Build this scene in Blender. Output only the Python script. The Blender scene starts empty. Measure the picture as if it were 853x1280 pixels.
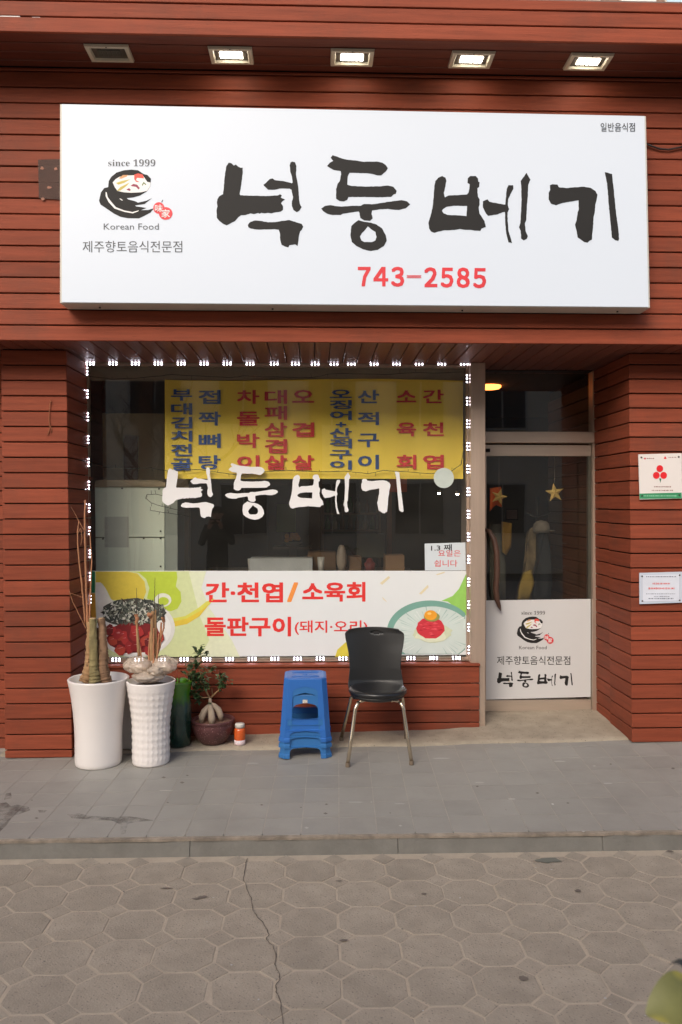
import bpy, bmesh, math, random
from mathutils import Vector, Matrix
from mathutils import noise as NZ
random.seed(7)
PI = math.pi; R = math.radians
C = bpy.context.scene.collection
scn = bpy.context.scene

# ------------------------------------------------------------------ camera
F, HY, HC, YAW = 1000.0, 632.0, 1.68, 0.032
cd = bpy.data.cameras.new('camera'); cam = bpy.data.objects.new('camera', cd); C.objects.link(cam)
cam.location = (0, 0, HC); cam.rotation_euler = (PI/2, 0, -YAW)
cd.sensor_width = 36; cd.lens = F/1280*36; cd.shift_y = (HY-640)/1280
cd.clip_start = .05; cd.clip_end = 500
cd.dof.use_dof = True; cd.dof.focus_distance = 4.8; cd.dof.aperture_fstop = 5.6
scn.camera = cam
# ------------------------------------------------------------------ sky, sun, exposure
w = bpy.data.worlds.new('World'); scn.world = w; w.use_nodes = True
nt = w.node_tree; nt.nodes.clear()
SUN_EL, SUN_AZ = R(34), R(205)      # azimuth clockwise from +Y; behind the camera, a little to the left
sky = nt.nodes.new('ShaderNodeTexSky'); sky.sky_type = 'NISHITA'; sky.sun_disc = False
sky.sun_elevation = SUN_EL; sky.sun_rotation = SUN_AZ; sky.air_density = 1.0; sky.dust_density = 4.0; sky.ozone_density = .6
bg = nt.nodes.new('ShaderNodeBackground'); bg.inputs[1].default_value = .13
wo = nt.nodes.new('ShaderNodeOutputWorld')
nt.links.new(sky.outputs[0], bg.inputs[0]); nt.links.new(bg.outputs[0], wo.inputs[0])
sl = bpy.data.lights.new('sun', 'SUN'); sl.energy = .9; sl.angle = R(28); sl.color = (1, .975, .94)
so = bpy.data.objects.new('sun', sl); C.objects.link(so)
d = Vector((math.sin(SUN_AZ)*math.cos(SUN_EL), math.cos(SUN_AZ)*math.cos(SUN_EL), math.sin(SUN_EL)))
so.rotation_euler = d.to_track_quat('Z', 'Y').to_euler(); so.location = (0, -5, 14)
vs = scn.view_settings; vs.view_transform = 'Standard'; vs.look = 'None'; vs.exposure = .68; vs.gamma = 1
scn.cycles.max_bounces = 6; scn.cycles.transparent_max_bounces = 12; scn.cycles.caustics_reflective = False; scn.cycles.caustics_refractive = False
scn.cycles.sample_clamp_indirect = 4; scn.cycles.use_denoising = True

# ------------------------------------------------------------------ pixel -> place
FW = Vector((math.sin(YAW), math.cos(YAW), 0)); RT = Vector((math.cos(YAW), -math.sin(YAW), 0)); CP = Vector((0, 0, HC))
def ray(px, py): return FW + RT*((px-426.5)/F) + Vector((0, 0, (HY-py)/F))
def P(px, py, Y):
    r = ray(px, py); return CP + r*(Y/r.y)
def G(px, py, z):
    r = ray(px, py); return CP + r*((z-HC)/r.z)
def lerp(a, b, t): return a+(b-a)*t
def s2l(c):
    return tuple(((v/255)/12.92 if v/255 <= .04045 else ((v/255+.055)/1.055)**2.4) for v in c)+(1,)

# ------------------------------------------------------------------ materials
MATS = {}
def mat(name, col, rough=.55, metal=0, var=.12, scale=6, stretch=(1, 1, 1), bump=0, bscale=60, rnd=0, emis=0, ecol=None,
        coat=0, spot=None, srgb=True, spec=.5, dirt=0, trans=0):
    if name in MATS: return MATS[name]
    m = bpy.data.materials.new(name); m.use_nodes = True; n = m.node_tree; N = n.nodes; L = n.links
    b = N['Principled BSDF']; base = s2l(col) if srgb else tuple(col)+(1,)
    b.inputs['Roughness'].default_value = rough; b.inputs['Metallic'].default_value = metal
    b.inputs['Coat Weight'].default_value = coat; b.inputs['Specular IOR Level'].default_value = spec
    tc = N.new('ShaderNodeTexCoord'); mp = N.new('ShaderNodeMapping'); mp.inputs['Scale'].default_value = stretch
    L.new(tc.outputs['Object'], mp.inputs[0])
    ns = N.new('ShaderNodeTexNoise'); ns.inputs['Scale'].default_value = scale; ns.inputs['Detail'].default_value = 6; ns.inputs['Roughness'].default_value = .6
    L.new(mp.outputs[0], ns.inputs[0])
    oi = N.new('ShaderNodeObjectInfo')
    if rnd:
        # shift the pattern from piece to piece so that no two look alike
        ad = N.new('ShaderNodeVectorMath'); ad.operation = 'MULTIPLY_ADD'; cb = N.new('ShaderNodeCombineXYZ')
        for i in range(3): L.new(oi.outputs['Random'], cb.inputs[i])
        L.new(cb.outputs[0], ad.inputs[0]); ad.inputs[1].default_value = (37, 51, 23); L.new(mp.outputs[0], ad.inputs[2]); L.new(ad.outputs[0], ns.inputs[0])
    mr = N.new('ShaderNodeMapRange'); mr.inputs['From Min'].default_value = .25; mr.inputs['From Max'].default_value = .75
    mr.inputs['To Min'].default_value = 1-var; mr.inputs['To Max'].default_value = 1+var
    L.new(ns.outputs['Fac'], mr.inputs[0])
    val = mr.outputs[0]
    if rnd:
        m2 = N.new('ShaderNodeMapRange'); m2.inputs['To Min'].default_value = 1-rnd; m2.inputs['To Max'].default_value = 1+rnd
        L.new(oi.outputs['Random'], m2.inputs[0]); mu = N.new('ShaderNodeMath'); mu.operation = 'MULTIPLY'
        L.new(val, mu.inputs[0]); L.new(m2.outputs[0], mu.inputs[1]); val = mu.outputs[0]
    mx = N.new('ShaderNodeVectorMath'); mx.operation = 'SCALE'; mx.inputs[0].default_value = base[:3]; L.new(val, mx.inputs['Scale'])
    out = mx.outputs[0]
    if dirt:
        n2 = N.new('ShaderNodeTexNoise'); n2.inputs['Scale'].default_value = 1.7; n2.inputs['Detail'].default_value = 8; n2.inputs['Roughness'].default_value = .7
        L.new(tc.outputs['Object'], n2.inputs[0])
        rp = N.new('ShaderNodeMapRange'); rp.inputs['From Min'].default_value = .5; rp.inputs['From Max'].default_value = .72; rp.inputs['To Max'].default_value = dirt
        L.new(n2.outputs['Fac'], rp.inputs[0])
        mm = N.new('ShaderNodeMix'); mm.data_type = 'RGBA'; L.new(rp.outputs[0], mm.inputs[0]); L.new(out, mm.inputs[6]); mm.inputs[7].default_value = (.055, .045, .035, 1)
        out = mm.outputs[2]
    if spot:   # (colour, scale, threshold): small specks, knots
        vo = N.new('ShaderNodeTexVoronoi'); vo.inputs['Scale'].default_value = spot[1]; L.new(ad.outputs[0] if rnd else mp.outputs[0], vo.inputs[0])
        rp = N.new('ShaderNodeMapRange'); rp.inputs['From Min'].default_value = spot[2]; rp.inputs['From Max'].default_value = spot[2]*.55; L.new(vo.outputs['Distance'], rp.inputs[0])
        mm = N.new('ShaderNodeMix'); mm.data_type = 'RGBA'; L.new(rp.outputs[0], mm.inputs[0]); L.new(out, mm.inputs[6]); mm.inputs[7].default_value = s2l(spot[0])
        out = mm.outputs[2]
    L.new(out, b.inputs['Base Color'])
    if bump:
        nb = N.new('ShaderNodeTexNoise'); nb.inputs['Scale'].default_value = bscale; nb.inputs['Detail'].default_value = 5; L.new(mp.outputs[0], nb.inputs[0])
        bu = N.new('ShaderNodeBump'); bu.inputs['Strength'].default_value = bump; bu.inputs['Distance'].default_value = .004
        L.new(nb.outputs['Fac'], bu.inputs['Height']); L.new(bu.outputs[0], b.inputs['Normal'])
    if emis:
        b.inputs['Emission Strength'].default_value = emis; b.inputs['Emission Color'].default_value = s2l(ecol or col)
    if trans: b.inputs['Alpha'].default_value = 1-trans
    MATS[name] = m; return m
def glassmat(name, tint=(.975, .985, .975), ior=2.1, haze=.010):
    m = bpy.data.materials.new(name); m.use_nodes = True; N = m.node_tree.nodes; L = m.node_tree.links; N.clear()
    o = N.new('ShaderNodeOutputMaterial'); mx = N.new('ShaderNodeMixShader'); t = N.new('ShaderNodeBsdfTransparent'); g = N.new('ShaderNodeBsdfGlossy')
    t.inputs[0].default_value = tint+(1,); g.inputs['Roughness'].default_value = .01; fr = N.new('ShaderNodeFresnel'); fr.inputs[0].default_value = ior
    nz = N.new('ShaderNodeTexNoise'); nz.inputs['Scale'].default_value = 1.3; tc = N.new('ShaderNodeTexCoord'); bu = N.new('ShaderNodeBump')
    bu.inputs['Strength'].default_value = .12; bu.inputs['Distance'].default_value = .01
    L.new(tc.outputs['Object'], nz.inputs[0]); L.new(nz.outputs[0], bu.inputs['Height']); L.new(bu.outputs[0], g.inputs['Normal'])
    ge = N.new('ShaderNodeNewGeometry'); iv = N.new('ShaderNodeMath'); iv.operation = 'SUBTRACT'; iv.inputs[0].default_value = 1; L.new(ge.outputs['Backfacing'], iv.inputs[1])
    mu = N.new('ShaderNodeMath'); mu.operation = 'MULTIPLY'; L.new(fr.outputs[0], mu.inputs[0]); L.new(iv.outputs[0], mu.inputs[1])
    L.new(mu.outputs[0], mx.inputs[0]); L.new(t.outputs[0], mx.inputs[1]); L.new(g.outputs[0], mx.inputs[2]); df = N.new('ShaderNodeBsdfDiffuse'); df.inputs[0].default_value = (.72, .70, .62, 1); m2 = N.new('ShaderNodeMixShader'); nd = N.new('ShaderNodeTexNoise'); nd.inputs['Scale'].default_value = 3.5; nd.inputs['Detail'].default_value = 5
    rd = N.new('ShaderNodeMapRange'); rd.inputs['From Min'].default_value = .3; rd.inputs['From Max'].default_value = .7; rd.inputs['To Min'].default_value = haze*.5; rd.inputs['To Max'].default_value = haze*1.5  # pale diffuse film mixed in as painted haze, lifting the dark panes
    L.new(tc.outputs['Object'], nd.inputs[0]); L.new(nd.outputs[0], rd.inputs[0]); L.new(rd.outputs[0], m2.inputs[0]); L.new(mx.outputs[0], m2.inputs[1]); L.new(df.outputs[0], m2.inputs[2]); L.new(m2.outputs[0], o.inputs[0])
    return m
GLASS = glassmat('window_glass'); GLASS2 = glassmat('door_glass', haze=.005)
PLANKX = mat('plank_stain_x', (134, 66, 45), .66, spec=.22, var=.24, scale=5, stretch=(.5, 3, 9), bump=.35, bscale=26, rnd=.15, spot=((84, 38, 26), 9, .07), dirt=.34)
PLANKY = mat('plank_stain_y', (132, 65, 44), .66, spec=.22, var=.24, scale=5, stretch=(3, .5, 9), bump=.35, bscale=26, rnd=.14, dirt=.3)
SOFY = mat('soffit_stain', (118, 66, 52), .48, var=.25, scale=5, stretch=(9, .7, 3), bump=.5, bscale=20, rnd=.14, coat=.08)
SOFX = mat('canopy_soffit_stain', (104, 52, 38), .5, var=.25, scale=5, stretch=(.5, 9, 3), bump=.3, bscale=20, rnd=.1)
DARKGAP = mat('black_membrane', (22, 14, 11), .9)
STEEL = mat('brushed_steel', (198, 176, 158), .36, metal=.55, var=.12, scale=3, stretch=(8, 8, .6), bump=.06, bscale=50, dirt=.12)
STEEL2 = mat('door_steel', (200, 184, 168), .32, metal=.55, var=.1, scale=3, stretch=(.6, 8, 8), bump=.06, bscale=50)
WHITEV = mat('white_vinyl', (232, 230, 228), .5, var=.02)
BLACKV = mat('black_vinyl', (52, 50, 47), .5, var=.06)
REDV = mat('red_vinyl', (222, 52, 60), .5, var=.03)
CONC = mat('concrete', (160, 148, 130), .9, var=.2, scale=9, bump=.8, bscale=70, spot=((88, 80, 70), 40, .16), dirt=.3)
TILE = mat('grey_floor_tile', (147, 144, 137), .55, var=.08, scale=4, bump=.2, bscale=90, rnd=.03, dirt=.18, spec=.4)
GROUT = mat('pale_grout', (168, 160, 150), .95, var=.15, scale=15, bump=.4)
PAVER = mat('brown_grey_paver', (153, 142, 127), .93, var=.16, scale=9, bump=.7, bscale=120, rnd=.06, dirt=.16, spot=((122, 111, 101), 70, .24))
JOINT = mat('sandy_joint', (171, 157, 139), .97, var=.12, scale=12, bump=.6)
KERB = mat('kerb_concrete', (124, 121, 114), .9, var=.16, scale=7, bump=.7, bscale=60, dirt=.3)
WHITEPOT = mat('white_glaze', (232, 226, 222), .32, var=.03, scale=3, coat=.2)
BARK = mat('pale_bark', (156, 122, 86), .9, var=.45, scale=30, stretch=(1, 1, .3), bump=1, bscale=60, spot=((92, 70, 50), 34, .2))
BARKG = mat('mossy_bark', (130, 118, 80), .9, var=.45, scale=26, stretch=(1, 1, .35), bump=1, bscale=60)
TWIG = mat('thin_twig', (170, 118, 84), .8, var=.2, scale=30)
DTWIG = mat('dark_twig', (74, 62, 54), .8)
BLACKP = mat('black_plastic', (40, 40, 40), .38, var=.08, scale=4, bump=.12, bscale=300)
CHROME = mat('worn_chrome', (205, 190, 168), .25, metal=.95, var=.12, scale=14)
BLUE = mat('blue_plastic', (44, 102, 176), .4, var=.06, scale=5, spec=.5)

# ------------------------------------------------------------------ object helpers
BASE = {}
def link(o, parent):
    C.objects.link(o)
    if parent is not None: o.parent = parent
def wbase(o):
    return BASE.get(o.name, Vector((0, 0, 0))) if o is not None else Vector((0, 0, 0))
def thing(name, label, cat, base=(0, 0, 0), group=None):
    o = bpy.data.objects.new(name, None); C.objects.link(o); o.location = base; o.empty_display_size = .1
    BASE[o.name] = Vector(base); o['label'] = label; o['category'] = cat
    if group: o['group'] = group
    return o
def part(name, verts, faces, m, parent=None, smooth=False, label=None, bevel=0, kind=None, seg=1):
    b = wbase(parent)
    me = bpy.data.meshes.new(name); me.from_pydata([tuple(Vector(v)-b) for v in verts], [], faces); me.update()
    if bevel:
        bm = bmesh.new(); bm.from_mesh(me)
        bmesh.ops.recalc_face_normals(bm, faces=bm.faces)
        bmesh.ops.bevel(bm, geom=list(bm.edges), offset=bevel, segments=seg, affect='EDGES', clamp_overlap=True)
        bm.to_mesh(me); bm.free()
    if smooth:
        for p in me.polygons: p.use_smooth = True
    me.materials.append(m)
    o = bpy.data.objects.new(name, me); link(o, parent); BASE[o.name] = b
    if label: o['label'] = label
    if kind: o['kind'] = kind
    return o
def tag(o, label, cat, group=None):
    o['label'] = label; o['category'] = cat
    if group: o['group'] = group
    return o
def struct(o): o['kind'] = 'structure'; return o
class MB:
    def __init__(s): s.v = []; s.f = []
    def add(s, v, f):
        n = len(s.v); s.v += [Vector(x) for x in v]; s.f += [tuple(i+n for i in q) for q in f]; return s
    def box(s, a, b):
        x0, y0, z0 = a; x1, y1, z1 = b
        return s.add([(x0,y0,z0),(x1,y0,z0),(x1,y1,z0),(x0,y1,z0),(x0,y0,z1),(x1,y0,z1),(x1,y1,z1),(x0,y1,z1)],
                     [(0,3,2,1),(4,5,6,7),(0,1,5,4),(1,2,6,5),(2,3,7,6),(3,0,4,7)])
    def slab(s, quad, off):
        q = [Vector(p) for p in quad]; o = Vector(off); n = len(q)
        v = q+[p+o for p in q]
        f = [tuple(range(n)), tuple(reversed(range(n, 2*n)))]+[(i, i+n, (i+1) % n+n, (i+1) % n) for i in range(n)]
        return s.add(v, f)
    def tube(s, pts, r, seg=8, cap=True):
        pts = [Vector(p) for p in pts]; n = len(pts); rr = r if isinstance(r, (list, tuple)) else [r]*n
        v = []; f = []; prev = None
        for i, p in enumerate(pts):
            t = (pts[min(i+1, n-1)]-pts[max(i-1, 0)]).normalized()
            if prev is None:
                a = Vector((0, 0, 1)) if abs(t.z) < .9 else Vector((1, 0, 0)); u = t.cross(a).normalized()
            else: u = (prev-t*prev.dot(t)).normalized()
            prev = u; k = t.cross(u)
            for j in range(seg):
                an = 2*PI*j/seg; v.append(p+(u*math.cos(an)+k*math.sin(an))*rr[i])
        for i in range(n-1):
            for j in range(seg): a = i*seg+j; b = i*seg+(j+1) % seg; f.append((a, b, b+seg, a+seg))
        if cap: f.append(tuple(reversed(range(seg)))); f.append(tuple(range((n-1)*seg, n*seg)))
        return s.add(v, f)
    def lathe(s, prof, c, seg=32, fn=None):
        v = []; f = []; n = len(prof)
        for i, (r, z) in enumerate(prof):
            for j in range(seg):
                a = 2*PI*j/seg; q = r+(fn(a, z, r) if fn else 0); v.append((c[0]+q*math.cos(a), c[1]+q*math.sin(a), c[2]+z))
        for i in range(n-1):
            for j in range(seg): a = i*seg+j; b = i*seg+(j+1) % seg; f.append((a, b, b+seg, a+seg))
        f.append(tuple(reversed(range(seg)))); f.append(tuple(range((n-1)*seg, n*seg)))
        return s.add(v, f)
    def build(s, name, m, parent=None, **k): return part(name, s.v, s.f, m, parent, **k)
def box(name, a, b, m, parent=None, **k): return MB().box(a, b).build(name, m, parent, **k)
def copy_tree(o, parent=None):
    c = o.copy(); C.objects.link(c); c.parent = parent
    for ch in list(o.children): copy_tree(ch, c)
    return c
# flat print cut to an outline, lying on a plane Y=const, given in photograph pixels
def poly(name, pxs, Y, m, parent, th=.0008, hole=None, tri=True, label=None):
    bm = bmesh.new(); b = wbase(parent)
    def ring(pp):
        vs_ = [bm.verts.new(P(x, y, Y)-b) for x, y in pp]; return [bm.edges.new((vs_[i], vs_[(i+1) % len(vs_)])) for i in range(len(vs_))]
    e = ring(pxs)
    if hole: e += ring(hole)
    r = bmesh.ops.triangle_fill(bm, edges=e, use_beauty=True)
    fs = [g for g in bm.faces]
    for f in fs:
        f.normal_update()
        if f.normal.y > 0: f.normal_flip()
    if th:
        r = bmesh.ops.extrude_face_region(bm, geom=fs)
        for g in r['geom']:
            if isinstance(g, bmesh.types.BMVert): g.co.y -= th
        bmesh.ops.recalc_face_normals(bm, faces=bm.faces)
    me = bpy.data.meshes.new(name); bm.to_mesh(me); bm.free(); me.materials.append(m)
    o = bpy.data.objects.new(name, me); link(o, parent); BASE[o.name] = b
    if label: o['label'] = label
    return o
def ell(cx, cy, rx, ry, n=28, a0=0, rot=0, jit=0):
    out = []
    for i in range(n):
        a = a0+2*PI*i/n; k = 1+random.uniform(-jit, jit); x = rx*k*math.cos(a); y = ry*k*math.sin(a)
        out.append((cx+x*math.cos(rot)-y*math.sin(rot), cy+x*math.sin(rot)+y*math.cos(rot)))
    return out
# real lettering from the built-in fonts, fitted to a rectangle of the photograph, one mesh for one printed line
def glyphs(s, bold=0, res=2):
    c = bpy.data.curves.new('lettering', 'FONT'); c.body = s; c.offset = bold; c.resolution_u = res
    o = bpy.data.objects.new('lettering', c); C.objects.link(o); bpy.context.view_layer.update()
    me = bpy.data.meshes.new_from_object(o.evaluated_get(bpy.context.evaluated_depsgraph_get()))
    vs_ = [tuple(v.co) for v in me.vertices]; fs = [tuple(p.vertices) for p in me.polygons]
    bpy.data.objects.remove(o); bpy.data.meshes.remove(me); bpy.data.curves.remove(c)
    return vs_, fs
def text(items, Y, m, parent, name='lettering', bold=.02, label=None, rot=0):
    V = []; Fc = []
    for s, x0, y0, x1, y1 in items:
        hv = max(0, bold); v, f = glyphs(s, min(bold, 0)); xs = [a[0] for a in v]; ys = [a[1] for a in v]
        ax, bx, ay, by = min(xs), max(xs), min(ys), max(ys); n = len(V)
        kx, ky = (hv*(x1-x0)/(bx-ax), hv*(y1-y0)/(by-ay)) if hv else (0, 0)
        for c_, (ox, oy) in enumerate(((0, 0), (-1, -1), (1, -1), (1, 1), (-1, 1)) if hv else ((0, 0),)):
            n = len(V)
            for q in v:
                tx = (q[0]-ax)/(bx-ax); ty = (q[1]-ay)/(by-ay)
                px = lerp(x0+kx, x1-kx, tx)+ox*kx; py = lerp(y1-ky, y0+ky, ty)+oy*ky+rot*(px-x0)
                V.append(P(px, py, Y-.00008*c_))
            Fc += [tuple(i+n for i in q) for q in f]
    return part(name, V, Fc, m, parent, label=label)

# ------------------------------------------------------------------ ground
ground = struct(MB().add([(-90,-90,-.05),(90,-90,-.05),(90,90,-.05),(-90,90,-.05)], [(0,1,2,3)]).build('ground', mat('asphalt', (88, 85, 82), .95, var=.15, scale=3, bump=.5)))
KY = 3.86                                           # front of the raised shop terrace
road = struct(MB().box((-9, -6.2, -.04), (9, KY+.02, -.0018)).build('street_paving', JOINT))
PX, PY = .232, .225
def octa(w, h, c, top=0, th=.03, bev=.0022):
    o = [(-w+c,-h),(w-c,-h),(w,-h+c*h/w),(w,h-c*h/w),(w-c,h),(-w+c,h),(-w,h-c*h/w),(-w,-h+c*h/w)]
    n = 8; k = 1-bev/w
    v = [(x*k, y*k, top) for x, y in o]+[(x, y, top-bev*.7) for x, y in o]+[(x, y, -th) for x, y in o]
    f = [tuple(range(n))]+[(i+n, (i+1) % n+n, (i+1) % n, i) for i in range(n)]+[(i+2*n, (i+1) % n+2*n, (i+1) % n+n, i+n) for i in range(n)]
    return v, f
def diam(r, top=0, th=.03, bev=.003):
    o = [(0,-r),(r,0),(0,r),(-r,0)]; n = 4; k = 1-bev/r
    v = [(x*k, y*k, top) for x, y in o]+[(x, y, top-bev) for x, y in o]+[(x, y, -th) for x, y in o]
    f = [tuple(range(n))]+[(i+n, (i+1) % n+n, (i+1) % n, i) for i in range(n)]+[(i+2*n, (i+1) % n+2*n, (i+1) % n+n, i+n) for i in range(n)]
    return v, f
def mesh_of(name, vf, m):
    me = bpy.data.meshes.new(name); me.from_pydata(vf[0], [], vf[1]); me.update(); me.materials.append(m); return me
jw = .0072
CUT = .062
mo = mesh_of('paver', octa(PX/2-jw/2, PY/2-jw/2, CUT-jw*.2), PAVER); mdm = mesh_of('small_paver', diam(CUT-jw*.45), PAVER)
a0 = G(386, 1191-20+20, 0)
X0, Y0 = a0.x, a0.y
for j in range(-9, 6):
    for i in range(-12, 13):
        for k, (me, nm, dx, dy) in enumerate(((mo, 'paver', 0, 0), (mdm, 'small_paver', .5, .5))):
            x = X0+(i+dx)*PX; y = Y0+(j+dy)*PY
            if y > KY-.02 or y < 2.05 or abs(x-.05*y) > .5*y+.62: continue
            if y+PY/2 > KY and nm == 'paver': continue
            o = bpy.data.objects.new(nm, me); link(o, road)
            o.location = (x+random.gauss(0, .0012), y+random.gauss(0, .0012), random.uniform(-.0012, .0012)); o.rotation_euler = (random.gauss(0, .0035), random.gauss(0, .0035), random.gauss(0, .008))
# crack running through the paving, gum marks, small litter
def ribbon(pts, wd, z):
    v = []; f = []
    for i, (px, py) in enumerate(pts):
        g = G(px, py, z); q = wd*random.uniform(.5, 1.5); v += [(g.x-q, g.y, z), (g.x+q, g.y, z)]
    for i in range(len(pts)-1): a = 2*i; f.append((a, a+1, a+3, a+2))
    return v, f
cp = [(309,1073),(306,1090),(305,1100),(309,1112),(314,1122),(316,1138),(322,1146),(329,1152),(333,1160),(336,1168),(333,1174),(341,1182),(345,1192),(344,1205),(348,1215),(351,1224),(344,1232),(346,1240),(350,1250),(353,1265),(354,1290)]
pts = []
for a, b in zip(cp, cp[1:]):
    for t in (0, .33, .66): pts.append((lerp(a[0], b[0], t)+random.uniform(-.8, .8), lerp(a[1], b[1], t)))
v, f = ribbon(pts, .0017, .0030); part('crack', v, f, mat('crack_dirt', (92, 82, 73), 1), road)
def blotch(px, py, rx, ry, z, m, parent, name):
    g = G(px, py, z); n = 14
    v = [(g.x+rx*math.cos(2*PI*i/n)*random.uniform(.6, 1.15), g.y+ry*math.sin(2*PI*i/n)*random.uniform(.6, 1.15), z) for i in range(n)]
    return part(name, v, [tuple(range(n))], m, parent)
gum = mat('old_gum', (108, 98, 89), .9)
for q in ((530,1117,.013,.012),(723,1113,.016,.014),(655,1223,.022,.016),(424,1101,.02,.007),(254,1121,.022,.012),(246,1123,.02,.008),(430,1175,.018,.01),(838,1064,.02,.012),(208,1110,.03,.006)):
    blotch(*q, .0042, gum, road, 'dirt_mark')
blotch(686, 1075, .062, .03, .0042, mat('patch_mortar', (108, 108, 98), .9), road, 'mortar_patch')

# ------------------------------------------------------------------ terrace: kerb, tiles, concrete apron
def Lz(x, y):
    return .088+.06*max(0, min(1.2, (x+1.8)/3.7))*max(0, min(1, (y-3.9)/1.2))
ter = struct(MB().box((-7, KY+.05, -.04), (7, 5.3, .06)).build('terrace', GROUT))
v = []; f = []; nx, ny = 40, 14
for j in range(ny+1):
    for i in range(nx+1):
        x = lerp(-4.4, 4.4, i/nx); y = lerp(KY+.03, 5.9, j/ny); v.append((x, y, Lz(x, y)-.0008))
for j in range(ny):
    for i in range(nx): a = j*(nx+1)+i; f.append((a, a+1, a+nx+2, a+nx+1))
part('grout_bed', v, f, GROUT, ter)
TX, TY = .1855, .1975
tx0 = P(424, 1044, KY).x
for j in range(0, 7):
    for i in range(-16, 17):
        y0 = KY+.012+j*TY; y1 = y0+TY-.004; x0 = tx0+i*TX+.002+(y0-KY)*.028; x1 = x0+TX-.004
        if y1 > 5.35 or abs((x0+x1)/2) > .46*y0+.75: continue
        dz = random.uniform(.0004, .0014); sh = TY*.028
        q = [(x0, y0), (x1, y0), (x1+sh, y1), (x0+sh, y1)]
        mb = MB(); mb.slab([(a, b, Lz(a, b)+dz) for a, b in reversed(q)], (0, 0, -.012)); mb.build('floor_tile', TILE, ter)
wet = mat('damp_stain', (104, 99, 94), .45, spec=.4, trans=.5)
def stain(pxs, name='damp_stain', z=.0895, m=wet):
    vv = []
    for x, y in pxs:
        g = G(x, y, z); vv.append((g.x, g.y, Lz(g.x, g.y)+.0016))
    bm = bmesh.new(); vs_ = [bm.verts.new(q) for q in vv]; e = [bm.edges.new((vs_[i], vs_[(i+1) % len(vs_)])) for i in range(len(vs_))]
    bmesh.ops.triangle_fill(bm, edges=e); me = bpy.data.meshes.new(name); bm.to_mesh(me); bm.free(); me.materials.append(m)
    o = bpy.data.objects.new(name, me); link(o, ter); return o
wn_ = wet.node_tree; a_n = wn_.nodes.new('ShaderNodeTexNoise'); a_n.inputs['Scale'].default_value = 11; a_n.inputs['Detail'].default_value = 7; a_n.inputs['Roughness'].default_value = .7
a_t = wn_.nodes.new('ShaderNodeTexCoord'); a_r = wn_.nodes.new('ShaderNodeMapRange'); a_r.inputs['From Min'].default_value = .40; a_r.inputs['From Max'].default_value = .62; a_r.inputs['To Max'].default_value = .6
wn_.links.new(a_t.outputs['Object'], a_n.inputs[0]); wn_.links.new(a_n.outputs[0], a_r.inputs[0]); wn_.links.new(a_r.outputs[0], wn_.nodes['Principled BSDF'].inputs['Alpha'])
stain([(-10,1006),(8,1003),(14,1008),(22,1006),(36,1009),(38,1013),(24,1018),(14,1024),(8,1032),(0,1040),(-10,1042)])
stain([(84,1018),(98,1017),(110,1020),(135,1022),(160,1021),(176,1023),(192,1026),(170,1028),(160,1030),(157,1042),(151,1043),(151,1031),(140,1026),(118,1025),(90,1023)])
stain([(8,992),(14,991),(15,998),(5,1000)]); stain([(48,1013),(60,1013),(56,1016),(49,1016)])
# kerb: several lengths of stone with a worn mortar lip above
kx = -4.6; ki = 0
kerb = struct(MB().box((-7, KY+.012, -.04), (7, KY+.05, .07)).build('kerb', KERB))
while kx < 4.6:
    L_ = .9985; z0 = .074+random.uniform(-.002, .002)
    mb = MB(); mb.slab([(kx, KY-.012, -.02), (kx+L_, KY-.012, -.02), (kx+L_, KY, z0), (kx, KY, z0)], (0, .05, 0)); mb.build('kerb_stone', KERB, kerb, bevel=.003); kx += 1.0
mb = MB(); n = 160; vv = []; ff = []
for i in range(n+1):
    x = lerp(-4.5, 4.5, i/n); j = random.uniform(-.004, .004)
    vv += [(x, KY-.004+j, .071), (x, KY-.003+j, .084+j*.4), (x, KY+.012, .0872)]
for i in range(n):
    a = 3*i; ff += [(a, a+3, a+4, a+1), (a+1, a+4, a+5, a+2)]
part('mortar_lip', vv, ff, mat('mortar_lip', (142, 130, 116), .95, var=.4, scale=14, dirt=.6), kerb)
# apron
v = []; f = []; nx, ny = 60, 14
def Az(x, y):
    t = max(0, min(1, (x-.82)/.2)); s = max(0, min(1, (y-5.2)/.58))
    return Lz(x, y)+.016+t*s*.024
AY = 5.155
for j in range(ny+1):
    for i in range(nx+1):
        x = lerp(-2.0, 2.2, i/nx); y = lerp(AY, 5.86, (j/ny)) if j else AY
        if j == 0: y += .01*math.sin(x*7)+random.uniform(-.004, .004)
        v.append((x, y, Az(x, y)+(random.uniform(-.0012, .0012) if j else -.006)))
for i in range(nx+1): x, y, z = v[i]; v.append((x, y-.007, Lz(x, y)-.002))
for j in range(ny):
    for i in range(nx): a = j*(nx+1)+i; f.append((a, a+1, a+nx+2, a+nx+1))
o_ = (ny+1)*(nx+1)
for i in range(nx): f.append((o_+i, o_+i+1, i+1, i))
struct(part('concrete_step', v, f, CONC, None, smooth=True))

# ------------------------------------------------------------------ the restaurant building
B = thing('restaurant_building', 'single shop front clad in red-brown timber planks with a recessed window and door', 'building', (0, 5.5, 0))
PFY, FAY, UY, WY, DY, MY, SWY = 5.09, 4.80, 4.44, 5.54, 5.79, 5.47, 5.452
ZS = P(0, 425, FAY).z            # underside of the main fascia
ZU = P(0, 39, UY).z              # underside of the canopy
ZT = P(853, 6, UY).z+.01
G_ = .0078                       # gap between planks
def plank(quad, off, parent, m=PLANKX, jit=.0015, bev=.003):
    o = Vector(off).normalized()*random.uniform(-jit, jit)
    mb = MB(); mb.slab([Vector(q)+o for q in quad], off); return mb.build('plank', m, parent, bevel=bev)
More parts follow.
